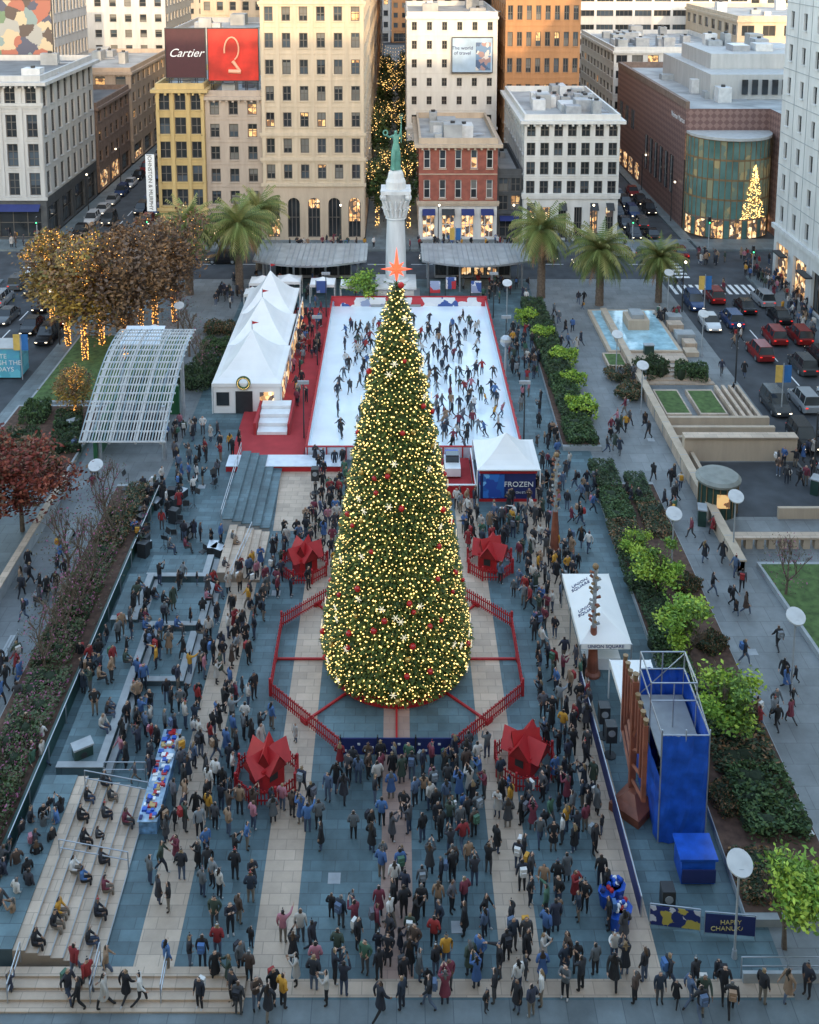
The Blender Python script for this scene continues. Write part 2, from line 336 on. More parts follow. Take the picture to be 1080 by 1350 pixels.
def hedge_mesh(name,lx,ly,h,ms,n,size,inner):
    b=MB(); 
    for i in range(max(2,int(lx*ly/1.2))):
        cx,cy=U(-lx/2+.3,lx/2-.3),U(-ly/2+.3,ly/2-.3); rr=U(.45,.7)
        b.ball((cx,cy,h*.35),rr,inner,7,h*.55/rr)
    for _ in range(n):
        x,y=U(-lx/2,lx/2),U(-ly/2,ly/2); f=random.random(); z=h*(.82+.22*math.sin(x*3.1+1)*math.cos(y*2.3))+U(-.1,.14) if f<.6 else U(0,h)
        if f>=.6:
            if random.random()<lx/(lx+ly): y=random.choice((-ly/2,ly/2))+U(-.12,.12)
            else: x=random.choice((-lx/2,lx/2))+U(-.12,.12)
        a=Vector((U(-1,1),U(-1,1),U(-.6,.6))).normalized(); d=a.orthogonal().normalized(); d=(d*U(-1,1)+a.cross(d)*U(-1,1)).normalized(); k=size*U(.6,1.4); pt=Vector((x,y,z))
        b.poly([pt-a*k,pt-d*k*.55,pt+a*k,pt+d*k*.55],random.choice(ms))
    return b.mesh(name)
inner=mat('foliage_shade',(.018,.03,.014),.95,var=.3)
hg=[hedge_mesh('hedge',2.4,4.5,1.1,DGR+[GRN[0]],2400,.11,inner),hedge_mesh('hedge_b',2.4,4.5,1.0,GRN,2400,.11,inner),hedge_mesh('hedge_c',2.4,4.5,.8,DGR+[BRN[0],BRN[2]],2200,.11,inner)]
def hrow(x0,x1,y0,y1,z=.35,hs=1.0,ws=1.0):
    y=y0
    while y<y1-1:
        t=(y-y0)/(y1-y0); inst('hedge',random.choice(hg),(x0+(x1-x0)*t+U(-.15,.15),y+2.2,z),random.choice((0,math.pi)),(U(.85,1.1)*ws,U(.9,1),U(.7,1.2)*hs)); y+=4.4
pl=MB()
def bed(b,pts,h=.4,wm=graniteg,top=soil):
    n=len(pts)
    for i in range(n):
        a=pts[i]; c=pts[(i+1)%n]; b.poly([(a[0],a[1],0),(c[0],c[1],0),(c[0],c[1],h),(a[0],a[1],h)],wm)
    b.poly([(p[0],p[1],h) for p in pts],wm)
    cx=sum(p[0] for p in pts)/n; cy=sum(p[1] for p in pts)/n
    b.poly([(p[0]+(cx-p[0])/max(.01,math.hypot(p[0]-cx,p[1]-cy))*.35,p[1]+(cy-p[1])/max(.01,math.hypot(p[0]-cx,p[1]-cy))*.35,h+.01) for p in pts],top)
bed(pl,[(16.0,41.5),(21.0,41.5),(21.0,80),(16.2,80)]); 
bed(pl,[(14.6,86),(18.0,86),(17.6,121),(15.2,121)])
bed(pl,[(-22.6,44),(-19.3,44),(-19.3,79),(-22.6,79)],.8)
bed(pl,[(-35.5,95),(-24,95),(-22.5,112),(-35.5,112)],.35,graniteg,lawn)
for a,b_,c,d in [(22.0,24,103,106.5),(25.2,27.6,92,97.4),(28.4,31,92,97.4)]: bed(pl,[(a,c),(b_,c),(b_,d),(a,d)],.5,beige,lawn)
bed(pl,[(26.5,58),(34,55),(34,69),(25.8,69)],.4,graniteg,lawn)
bed(pl,[(-36,80),(-27.5,80),(-27.5,94),(-36,94)],.5)
pl.obj('planter_beds')
hrow(17.1,17.1,52,80,.35,.75,.8); hrow(19.0,19.0,45.5,54.5,.35,1.0,1.25); hrow(19.8,19.6,72,80,.35,.7,.7)
for x,y in ((19.9,60),(20.0,66),(19.6,55.5),(17.0,48)): inst('shrub',hg[2],(x,y,.35),U(0,3),(.55,.4,.8))
hrow(16.4,16.4,86,121)
phg=hedge_mesh('flowering_hedge',2.6,4.5,1.0,PNK,2400,.10,inner)
for i in range(8): inst('flowering_hedge',phg if i<4 else random.choice((hg[1],hg[2],phg)),(-20.9+U(-.25,.25),46.4+i*4.3,.75),random.choice((0,3.14)),(U(.7,1.0) if i<5 else U(.5,.8),U(.8,1),U(.5,1.2)))
for x,y in [(-30,82),(-33,86),(-30,90),(-33.5,91.5),(-29,86),(-25.5,97.5),(-21,99.5),(-19.6,99),(-19.3,103.5),(-19.5,108),(-20,113),(26,101.5),(30,101),(23,97),(30,60),(23,101)]:
    inst('shrub',random.choice(hg),(x,y,.3),U(0,3),(.9,.7,U(.8,1.5)))
topi=hedge_mesh('round_shrub',2.0,2.0,1.3,LIME,1500,.12,inner)
for px,py in [(694,428),(742,485),(755,513),(766,552),(715,452)]:
    inst('round_shrub',topi,G(px,py)+Vector((0,0,.4)),U(0,3),U(.95,1.2))
inst('hedge',hg[2],(17.2,43.6,.3),0,(.8,.6,.7))

# ------------------------------------------------ buildings
def facade(b,O,u,W,z0,H,cols,rows,wm,gl,ww=.55,wh=.6,dep=.28,mul=(1,1),fm=None,sill=True,arch=False,voff=.5,trim=None):
    O=Vector(O); u=Vector((u[0],u[1],0)); n=Vector((u.y,-u.x,0)); fm=fm or frm; trim=trim or wm
    def P(a,z,d=0): q=O+u*a-n*d; return (q.x,q.y,z)
    cw=W/cols; ch=H/rows
    for r in range(rows):
        zb=z0+r*ch; zt=zb+ch; s0=zb+ch*(1-wh)*voff; s1=s0+ch*wh
        b.poly([P(0,zb),P(W,zb),P(W,s0),P(0,s0)],wm); b.poly([P(0,s1),P(W,s1),P(W,zt),P(0,zt)],wm)
        for c in range(cols):
            a0=c*cw; a1=a0+cw; w0=a0+cw*(1-ww)/2; w1=a1-cw*(1-ww)/2
            b.poly([P(a0,s0),P(w0,s0),P(w0,s1),P(a0,s1)],wm); b.poly([P(w1,s0),P(a1,s0),P(a1,s1),P(w1,s1)],wm)
            b.poly([P(w0,s0),P(w0,s0,dep),P(w0,s1,dep),P(w0,s1)],wm); b.poly([P(w1,s0,dep),P(w1,s0),P(w1,s1),P(w1,s1,dep)],wm)
            b.poly([P(w0,s0),P(w1,s0),P(w1,s0,dep),P(w0,s0,dep)],wm); b.poly([P(w0,s1,dep),P(w1,s1,dep),P(w1,s1),P(w0,s1)],wm)
            g=random.choice(gl); zm=s1-(s1-s0)*U(.2,.7)
            g2=random.choice(gl) if mul[1] else g
            b.poly([P(w0,s0,dep),P(w1,s0,dep),P(w1,zm,dep),P(w0,zm,dep)],g); b.poly([P(w0,zm,dep),P(w1,zm,dep),P(w1,s1,dep),P(w0,s1,dep)],g2)
            e=dep-.05; t=.06
            for k in range(mul[0]+2):
                x=w0+(w1-w0)*k/(mul[0]+1); x=min(max(x,w0+t),w1-t); b.poly([P(x-t,s0,e),P(x+t,s0,e),P(x+t,s1,e),P(x-t,s1,e)],fm)
            for k in range(mul[1]+2):
                z=s0+(s1-s0)*k/(mul[1]+1); z=min(max(z,s0+t),s1-t); b.poly([P(w0,z-t,e-.01),P(w1,z-t,e-.01),P(w1,z+t,e-.01),P(w0,z+t,e-.01)],fm)
            if sill:
                q=[P(w0-.1,s0-.16,-.14),P(w1+.1,s0-.16,-.14),P(w1+.1,s0-.02,-.14),P(w0-.1,s0-.02,-.14)]
                b.poly(q,trim); b.poly([q[3],q[2],P(w1+.1,s0-.02,0),P(w0-.1,s0-.02,0)],trim)
            if arch:
                N=6; cx=(w0+w1)/2; rr=(w1-w0)/2
                for j in range(N):
                    t0=math.pi*j/N; t1=math.pi*(j+1)/N
                    q0=(cx-rr*math.cos(t0),s1-rr+rr*math.sin(t0)); q1=(cx-rr*math.cos(t1),s1-rr+rr*math.sin(t1))
                    b.poly([P(q0[0],q0[1],-.01),P(q1[0],q1[1],-.01),P(q1[0],s1+.01,-.01),P(q0[0],s1+.01,-.01)],wm)
GLS=[glA]*7+[glC]*3+[glB]*3+[glL]
lgr_=mat('duct_paint',(.55,.56,.56),.7,var=.12)
def roofstuff(b,x0,x1,y0,y1,z,n=6,ms=None):
    ms=ms or [greym,roofm,lgr_,steel,graniteg]
    for _ in range(n):
        sx,sy,h=U(.8,3),U(1,4),U(.8,2.4); cx,cy=U(x0+2,x1-2),U(y0+2,y1-2)
        if x1-x0<5: sx=.8
        b.box(cx-sx/2,cx+sx/2,cy-sy/2,cy+sy/2,z,z+h,random.choice(ms))
        if random.random()<.5: b.cyl((cx,cy,z+h),(cx,cy,z+h+.35),.35,.35,8,dark)
        if random.random()<.5: b.cyl((cx+sx/2,cy,z+.3),(cx+sx/2+U(1,3),cy,z+.3),.12,.12,5,steel)
def building(name,x0,x1,y0,y1,H,wm,cols,rows,gf=5.0,ww=.55,wh=.6,scols=None,cor=.5,gmat=None,gcols=3,gl=None,mul=(1,1),fm=None,roof=True,stuff=6,lit=.5,arch=False,trim=None,bands=(),rmat=None,pil=0,gww=.78,garch=False):
    e=empty(name,((x0+x1)/2,(y0+y1)/2,0)); b=MB(); gl=gl or GLS; gmat=gmat or wm; trim=trim or wm
    side='L' if (x0+x1)/2>0 else 'R'; scols=scols or max(2,int((y1-y0)/((x1-x0)/cols)))
    W=x1-x0; Dp=y1-y0
    gg=[shopL if random.random()<lit else glA for _ in range(8)]
    facade(b,(x0,y0,0),(1,0),W,gf,H-gf,cols,rows,wm,gl,ww,wh,mul=mul,fm=fm,arch=arch,trim=trim)
    facade(b,(x0,y0,0),(1,0),W,0,gf,gcols,1,gmat,gg,gww,.72,.4,(2,1),fm,False,voff=.15,arch=garch)
    o_,u_=((x0,y1,0),(0,-1)) if side=='L' else ((x1,y0,0),(0,1))
    facade(b,o_,u_,Dp,gf,H-gf,scols,rows,wm,gl,ww,wh,mul=mul,fm=fm,arch=arch,trim=trim)
    facade(b,o_,u_,Dp,0,gf,max(2,scols//2),1,gmat,gg,gww,.72,.4,(2,1),fm,False,voff=.15)
    if side!='R': b.poly([(x1,y0,0),(x1,y1,0),(x1,y1,H),(x1,y0,H)],wm)
    if side!='L': b.poly([(x0,y0,0),(x0,y1,0),(x0,y1,H),(x0,y0,H)],wm)
    b.poly([(x0,y1,0),(x1,y1,0),(x1,y1,H),(x0,y1,H)],wm)
    b.obj('facade',e)
    t=MB()
    t.box(x0-.25,x1+.25,y0-.25,y0-.003,gf-.25,gf+.2,trim); 
    if H<40 or y0<200:
        chh=(H-gf)/rows
        for r in range(1,rows): t.box(x0,x1,y0-.07,y0-.004,gf+chh*r-.07,gf+chh*r+.07,trim)
        for c in range(gcols):
            if random.random()<.6 and not garch:
                a=x0+W*(c+.5)/gcols; hw=W/gcols*gww/2; t.poly([(a-hw,y0-.02,gf*.86),(a+hw,y0-.02,gf*.86),(a+hw,y0-1.0,gf*.72),(a-hw,y0-1.0,gf*.72)],random.choice([dark,navy,dark]))
    for zz in bands: t.box(x0-.3,x1+.3,y0-.3,y0-.003,zz-.2,zz+.25,trim); t.box(x0-.15,x1+.15,y0-.15,y0-.004,zz-.5,zz-.2,trim)
    if pil:
        for i in range(pil+1):
            x=x0+W*i/pil; x=min(max(x,x0+.3),x1-.3); t.box(x-.22,x+.22,y0-.14,y0-.08,gf+.2,H-.6,trim)
            t.box(x-.3,x+.3,y0-.18,y0-.141,H-1.3,H-.9,trim)
    c=cor; h=.9
    for (a0,a1,b0,b1) in [(x0-c,x1+c,y0-c,y0+.35),(x0-c,x1+c,y1-.35,y1+c),(x0-c,x0+.35,y0+.352,y1-.352),(x1-.35,x1+c,y0+.352,y1-.352)]:
        t.box(a0,a1,b0,b1,H-.45,H+.05,trim)
    for (a0,a1,b0,b1) in [(x0-.02,x1+.02,y0-.02,y0+.3),(x0-.02,x1+.02,y1-.3,y1+.02),(x0-.02,x0+.3,y0+.302,y1-.302),(x1-.3,x1+.02,y0+.302,y1-.302)]:
        t.box(a0,a1,b0,b1,H+.051,H+h,trim)
    if c>.3:
        k=int(W/.9)
        for i in range(k): xx=x0+W*(i+.5)/k; t.box(xx-.14,xx+.14,y0-c*.8,y0-.185,H-.8,H-.452,trim)
    t.obj('cornice_and_trim',e)
    r=MB(); r.box(x0+.3,x1-.3,y0+.3,y1-.3,H-.2,H-.02,rmat or roofm); roofstuff(r,x0+.5,x1-.5,y0+1,y1-1,H-.02,stuff); r.obj('roof',e)
    return e
def st_(n,c,v=.13): return mat(n,c,.8,var=v,scale=.5,stain=1)
cream=st_('cream_limestone',(.50,.41,.30)); tan=st_('tan_stone',(.38,.31,.25)); gold=st_('yellow_terracotta',(.44,.32,.14))
brick=mat('red_brick',(.27,.085,.06),.85,var=.22,scale=1.2); wht=st_('white_stone',(.60,.595,.57),.1); gry=st_('grey_stone',(.36,.36,.36))
lgry=st_('pale_grey_stone',(.43,.43,.42)); orange=st_('orange_terracotta',(.38,.19,.085)); dgry=mat('charcoal_panel',(.06,.065,.07),.6,var=.2)
brn=mat('brown_brick',(.20,.14,.11),.85,var=.2); sand=st_('sandstone',(.45,.36,.27)); goldtr=mat('bronze_trim',(.25,.16,.08),.5,metal=.3)
D0=150
B2=building('yellow_terracotta_building',-35.0,-27.95,D0,172,Zh(118,150),gold,3,5,4.6,.70,.70,cor=.6,gcols=2,mul=(1,1),pil=3,gl=[glA]*6+[glC],lit=.4,stuff=2)
B3=building('tan_stone_building',-27.93,-19.7,D0+.4,174,Zh(128,150),tan,3,5,4.6,.5,.6,cor=.5,gcols=2,lit=.5,stuff=2)
B4=building('cream_limestone_tower',-19.6,-4.7,D0-.3,182,47,cream,6,10,8.4,.50,.56,cor=.8,gmat=sand,gcols=5,bands=(12.2,15.9,35),mul=(1,1),scols=9,lit=.7,gww=.6,garch=True,pil=6)
B5=building('red_brick_building',3.3,14.8,D0,172,Zh(190,150),brick,5,2,5.4,.42,.62,cor=.7,gmat=stonew,trim=sand,fm=frw,gcols=4,lit=1,stuff=10,bands=(5.6,),scols=6,mul=(0,1),gww=.66)
B5b=building('dark_glass_storefront_building',14.85,18.5,D0+.6,170,Zh(232,150),dgry,2,2,4,.8,.8,cor=.1,gcols=1,lit=.3,stuff=2)
B6=building('white_grid_building',18.6,32.5,D0-.5,178,Zh(158,150),wht,7,4,6.6,.64,.68,cor=.7,gcols=6,fm=frm,mul=(1,1),gl=[glA]*6+[glC],lit=.35,stuff=22,scols=9,gww=.5,bands=(6.9,))
B1=building('grey_stone_corner_building',-76,-51.6,D0,176,Zh(108,150),lgry,8,4,6.2,.52,.78,scols=8,gmat=dgry,cor=1.1,bands=(20.2,),pil=8,lit=.35,stuff=6,mul=(1,2),rmat=roofd,gl=[glA]*6+[glC])
def billboard(name,px0,px1,py0,py1,D,m,support=True):
    x0,x1=Xh(px0,D,30),Xh(px1,D,30); z1,z0=Zh(py0,D),Zh(py1,D)
    e=empty(name,((x0+x1)/2,D,z0)); b=MB(); b.box(x0,x1,D,D+.3,z0,z1,m)
    for a in((x0-.1,x1+.1,z0-.15,z0-.003),(x0-.1,x1+.1,z1+.003,z1+.15),(x0-.1,x0-.003,z0,z1),(x1+.003,x1+.1,z0,z1)): b.box(a[0],a[1],D-.1,D+.3,a[2],a[3],dark)
    b.obj('panel',e); s_=MB()
    if support:
        zz=20
        for k in range(5): x=x0+.3+(x1-x0-.6)*k/4; s_.cyl((x,D+.5,zz),(x,D+.5,z1),.08,.08,5,dark); s_.cyl((x,D+.5,z1-.5),(x,D+2.5,zz),.06,.06,5,dark)
        s_.box(x0,x1,D-.6,D-.1,z0-.4,z0-.3,dark); s_.obj('steel_frame',e)
    return e,(x0+x1)/2,(z0+z1)/2,x1-x0,z1-z0
maroon=mat('billboard_maroon',(.05,.011,.017),.6,var=.1); redglow=mat('billboard_red',(.42,.02,.012),.5,var=.6,scale=.3,emit=(1,.04,.02),es=.12)
e,cx,cz,bw,bh=billboard('rooftop_billboard',218,270,38,102,152,maroon); tt=text('Cartier',(cx,151.96,cz),FC,1.7,white,e); tt.data.shear=.45
e,cx,cz,bw,bh=billboard('rooftop_billboard',274,340,38,106,152,redglow)
b=MB(); pk=mat('pale_pink_jewel',(.6,.30,.2),.4,var=.1,emit=(1,.4,.2),es=.12)
pp=None
for i in range(20):
    a=-1.2+i*.24; r=1.35+.03*i; q=(cx+r*.62*math.cos(a)-.1,151.85,cz+.7+r*math.sin(a)*1.1)
    if pp: b.cyl(pp,q,.13,.13,6,pk)
    pp=q
b.cyl((cx-.1,151.85,cz-.9),(cx+.9,151.85,cz-2.3),.28,.2,8,pk); b.cyl((cx-.7,151.85,cz-2.4),(cx+1.1,151.85,cz-2.5),.3,.3,8,pk); b.obj('necklace_picture',e)
D1=186
B8=building('white_office_building',1.8,18.0,D1,215,Zh(22,D1),wht,6,6,10,.34,.45,gcols=5,cor=.2,scols=5,lit=.2,stuff=6,gl=[glA]*4)
e,cx,cz,bw,bh=billboard('wall_billboard',597,650,50,95,D1-.8,mat('billboard_blue',(.32,.45,.6),.6,var=.25,scale=.3),False)
text('The world\nof travel',(cx-1.8,D1-.86,cz+.8),FC,.9,navy,e); b=MB(); b.box(cx+.6,cx+bw/2-.3,D1-.9,D1-.81,cz-bh/2+.3,cz+bh/2-.8,patches('city_picture',[(.1,.2,.35),(.3,.2,.2),(.5,.5,.5),(.05,.1,.2)],1.2)); b.obj('picture',e)
B7=building('orange_terracotta_tower',19.2,32.4,D1-2,212,52,orange,8,9,10,.56,.55,gcols=4,cor=.3,scols=7,lit=.3,stuff=4,fm=frm)
cols_=[cream,gry,brn,tan,lgry,sand,orange,wht]
for i,(x0,x1,y0,y1,h) in enumerate([(-19,-4.7,184,215,48),(-20,-4.7,217,250,40),(-22,-4.7,252,300,55),(3.3,18,217,250,42),(3.3,20,252,300,60),(-20,-4.7,302,350,48),(3.3,20,302,350,44)]):
    building('downtown_building',x0,x1,y0,y1,h,cols_[(i*3)%8],5,9,5,.5,.5,scols=7,cor=.3,lit=.5,stuff=1,mul=(0,1))
for k,(D,hlo,hhi) in enumerate([(430,45,75),(360,30,60)]):
    x=-170
    while x<190:
        wd=U(16,30)
        if not (k==1 and (x<4.5 and x+wd>-6 or x<45 and x+wd>31 or x<-34 and x+wd>-53)):
            building('downtown_building',x,x+wd-.5,D,D+30,U(hlo,hhi),random.choice(cols_),int(wd/3.5),12,5,.5,.5,scols=4,cor=.2,lit=.2,stuff=2,mul=(0,0))
        x+=wd
building('grey_office_building',-78,-51.8,178,200,15,brn,7,3,4.5,.5,.55,scols=6,cor=.4,stuff=8,mul=(0,1),rmat=roofd)
building('grey_office_building',-80,-51.8,202,236,18,tan,7,4,4.5,.5,.55,scols=8,cor=.4,stuff=8,mul=(0,1))
building('pale_apartment_tower',-84,-53.0,240,270,52,lgry,9,13,6,.45,.5,scols=8,cor=.3,stuff=3,mul=(0,1))
building('downtown_building',-38,-21,176,200,28,gry,6,6,5,.45,.5,scols=6,cor=.3,stuff=6,mul=(0,1))
building('downtown_building',-38,-23,203,240,36,sand,6,9,5,.5,.5,scols=8,cor=.3,stuff=3,mul=(0,1))
building('downtown_building',-37.6,-23,243,290,50,cream,5,10,5,.4,.5,scols=8,cor=.3,stuff=3,mul=(0,1))
building('downtown_building',-120,-85,215,250,38,cream,9,9,5,.5,.5,scols=8,cor=.3,stuff=3,mul=(0,1))
e,cx,cz,bw,bh=billboard('painted_wall_mural',-14,68,0,72,180,patches('mural_paint',[(.12,.18,.2),(.22,.08,.06),(.08,.14,.09),(.3,.27,.2),(.04,.05,.09),(.2,.22,.23),(.05,.04,.04)],.5),False)
building('mural_wall_building',cx-bw/2-.2,cx+bw/2+.2,180.4,200,cz+bh/2+1,gry,6,7,5,cor=.1,stuff=2)
ck=checker('brown_diamond_stone',(.27,.165,.14),(.17,.095,.085),1.0)
nm=empty('brown_diamond_department_store',(60,175,0)); b=MB(); x0,x1,y0,y1,Hh=43.8,78,156,205,18.6
b.poly([(x0,y1,0),(x0,y0,0),(x0,y0,Hh),(x0,y1,Hh)],ck); b.poly([(56.5,150.5,0),(x1,150.5,0),(x1,150.5,Hh),(56.5,150.5,Hh)],ck); b.poly([(x0,y0,14.5),(56.5,y0,14.5),(56.5,y0,Hh),(x0,y0,Hh)],ck); b.poly([(56.5,y0,0),(56.5,150.5,0),(56.5,150.5,Hh),(56.5,y0,Hh)],ck)
b.poly([(x0,y1,0),(x1,y1,0),(x1,y1,Hh),(x0,y1,Hh)],ck); b.poly([(x0,y0,Hh),(56.5,y0,Hh),(56.5,150.5,Hh),(x1,150.5,Hh),(x1,y1,Hh),(x0,y1,Hh)],roofm)
for a in((x0-.1,x0+.5,y0,y1),(x0,x1,y1-.5,y1+.1),(56.5,x1,150.3,151)): b.box(*a,Hh+.003,Hh+1.1,brn)
for i in range(6):
    y=162+i*3.4; b.box(x0-.12,x0-.003,y,y+1.6,4,10,glA); b.box(x0-.2,x0-.122,y+.75,y+.85,4,10,steel)
for i in range(4): b.box(x0-.12,x0-.003,185+i*5,187.6+i*5,.6,3.4,shopL)
for i in range(3): b.box(x0-.12,x0-.003,190+i*5,192+i*5,9,12.5,glC)
b.obj('walls',nm)
r=MB(); r.box(50,72,165,195,Hh+.01,Hh+4,lgry); r.box(52,70,172,190,Hh+4.01,Hh+6.5,lgry); roofstuff(r,46,75,158,202,Hh+.01,16); roofstuff(r,53,69,173,189,Hh+6.5,8)
for k in range(9): r.box(55+k*1.6,55.9+k*1.6,164.7,164.99,Hh+.8,Hh+3.2,glA)
r.obj('roof',nm)
r=MB(); gcl=mat('rotunda_glass',(.10,.19,.17),.06,var=.3,scale=.4,spec=.9); gcl2=patches('rotunda_glass_warm',[(.12,.16,.12),(.3,.24,.12),(.10,.15,.13),(.2,.2,.12)],.7,.25)
cxr,cyr,rr=50.2,155.5,6.3; zt=15
N=22
for i in range(N):
    a0=math.pi+math.pi*i/N; a1=math.pi+math.pi*(i+1)/N
    for j in range(5):
        z0=3.4*j*.88; z1=3.4*(j+1)*.88
        A=(cxr+rr*math.cos(a0),cyr+rr*math.sin(a0)*.85); B=(cxr+rr*math.cos(a1),cyr+rr*math.sin(a1)*.85)
        r.poly([(*A,z0),(*B,z0),(*B,z1-.3),(*A,z1-.3)],(gcl2 if (i*3+j)%4==0 or (i>11 and j<4) else gcl) if j>0 else (shopL if i%3 else gcl))
        r.poly([(*A,z1-.3),(*B,z1-.3),(*B,z1),(*A,z1)],brn if j==0 else goldtr)
    r.cyl((*A,0),(*A,zt),.07,.07,5,goldtr,False)
r.cyl((cxr,cyr,zt-.1),(cxr,cyr,zt+.3),rr*1.0,rr*1.0,24,lgry)
for _ in range(340):
    t=random.random()**1.3; q=(1-t)*2.0+.12; dx=q*U(-1,1); X_=cxr+2.6+dx; aa=(X_-cxr)/rr; r.octa((X_,cyr-rr*.85*math.sqrt(max(0,1-aa*aa))-.12,3.0+t*8.3),.075,bulb)
r.obj('glass_rotunda',nm)
text('Neiman Marcus',(x0-.15,160,16.6),(math.pi/2,0,-math.pi/2),1.2,white,nm)
MR=MB(); em=empty('white_marble_department_store',(60,100,0))
facade(MR,(49.6,133,0),(0,-1),83,7,46,20,11,stonew,[glA]*4+[glC],.26,.5,.3,(0,1),frm,True)
facade(MR,(49.6,133,0),(0,-1),83,0,7,14,1,stonew,[shopL,shopL,glA],.7,.7,.4,(2,0),goldtr,False,voff=.1)
facade(MR,(90,133.0,0),(-1,0),40.4,0,53,9,10,stonew,[glA],.3,.5) 
MR.poly([(49.6,50,53),(90,50,53),(90,133,53),(49.6,133,53)],roofm); MR.poly([(49.6,50,0),(90,50,0),(90,50,53),(49.6,50,53)],stonew)
MR.obj('walls',em)
t=MB(); 
t.box(49.2,49.597,50,133.2,6.8,7.4,stonew)
for k in range(1,11): t.box(49.54,49.597,50,133,7+k*4.18-.04,7+k*4.18+.04,graniteg)
for k in range(1,20): t.box(49.55,49.598,50+k*4.15-.03,50+k*4.15+.03,7.4,53,graniteg)
for i in range(10): t.box(48.3,49.19,55+i*8,58+i*8,4.4,4.6,dark)
t.obj('canopies_and_joints',em)
building('white_banded_office_building',45,88,262,300,34,wht,9,8,5,.88,.42,scols=8,cor=.3,stuff=14,mul=(3,0),gl=[glA,glC])
building('stepped_white_building',44.3,70,212,250,21,wht,8,5,5,.7,.5,scols=10,cor=.3,stuff=20,mul=(1,0))
building('stepped_white_building',70.5,110,216,255,27,cream,9,5,5,.6,.5,scols=8,cor=.3,stuff=12,mul=(1,0))
building('downtown_building',92,130,275,310,52,lgry,9,12,5,.5,.5,scols=6,cor=.3,stuff=3,mul=(0,0))
building('downtown_building',20,32.5,216,255,38,tan,5,9,5,.5,.5,scols=9,cor=.3,stuff=2,mul=(0,1))
building('downtown_building',18,32.5,258,330,50,gry,5,9,5,.5,.5,scols=12,cor=.3,stuff=2,mul=(0,1))
building('downtown_building',44,66,305,345,48,cream,7,10,5,.5,.5,scols=8,cor=.3,stuff=2,mul=(0,1))
# hotel block behind the viewpoint (throws the evening shadow over the square)
for x0,x1,h in((-60,50,61.5),(50.5,150,62.5),(-150,-60.5,60)): building('hotel_block',x0,x1,-33,-3.5,h,sand,18,16,6,.4,.5,scols=6,cor=.3,stuff=0,mul=(0,0))

b=MB(); b.box(-36.6,-35.3,149.2,149.35,4.5,13,white); b.cyl((-35.2,149.3,4),(-35.2,149.3,13.3),.06,.06,5,dark); eb=empty('vertical_street_banner',(-36,149.3,9)); b.obj('banner_cloth',eb); text('JOHNSTON & MURPHY',(-36.0,149.18,8.8),(math.pi/2,math.pi/2,0),.8,dark,eb)
LN=tree_mesh('lane_lit_tree',9,1.5,GRN+DGR,1300,.26,lights=(190,bulb,.07),tl=40)
for i in range(9):
    for x in(-3.0,1.8): inst('lane_lit_tree',LN,(x,156+i*17+U(-2,2),0),U(0,6),U(.9,1.25))
sl=MB()
for i in range(14):
    y=156+i*14; z=8.5+U(0,2)
    for k in range(10): t=k/9; zz=z-1.2*math.sin(math.pi*t); sl.octa((-4.5+7.6*t,y,zz),.08,bulb)
    for k in range(9): t=k/9; t2=(k+1)/9; sl.cyl((-4.5+7.6*t,y,z-1.2*math.sin(math.pi*t)),(-4.5+7.6*t2,y,z-1.2*math.sin(math.pi*t2)),.02,.02,3,dark,False)
sl.obj('string_lights')

# ------------------------------------------------ monument
X0=-.1
e=empty('monument_column',(0,124,0)); b=MB()
b.box(X0-3,X0+3,121,127,0,.5,graniteg); b.box(X0-2.2,X0+2.2,121.8,126.2,.5,2.2,stonew); b.box(X0-2.5,X0+2.5,121.5,126.5,2.203,2.5,stonew)
b.lathe((X0,124,2.5),[(1.6,0),(1.6,.25),(1.28,.5),(1.22,4),(1.08,7.9)],20,stonew)
b.obj('shaft_and_pedestal',e,True); c=MB()
z=10.4; c.lathe((X0,124,z),[(1.1,0),(1.3,.15),(1.12,.35),(1.2,1.6),(1.55,2.8),(1.85,3.4)],16,stonew)
for k in range(16):
    a=k*math.pi/8
    for zz,rr_ in((.5,1.15),(1.5,1.3)): 
        c.cyl((X0+rr_*math.cos(a),124+rr_*math.sin(a),z+zz),(X0+(rr_+.42)*math.cos(a),124+(rr_+.42)*math.sin(a),z+zz+1.0),.24,.10,5,stonew)
        c.ball((X0+(rr_+.45)*math.cos(a),124+(rr_+.45)*math.sin(a),z+zz+.95),.14,stonew,6)
for sx in(-1,1):
    for sy in(-1,1): c.ball((X0+1.5*sx,124+1.5*sy,z+3.1),.42,stonew,8)
c.box(X0-1.8,X0+1.8,122.2,125.8,z+3.4,z+3.85,stonew); c.lathe((X0,124,z+3.85),[(1.25,0),(1.2,.9),(1.0,1.3),(.9,1.9),(.75,2.2)],14,stonew)
c.obj('capital',e)

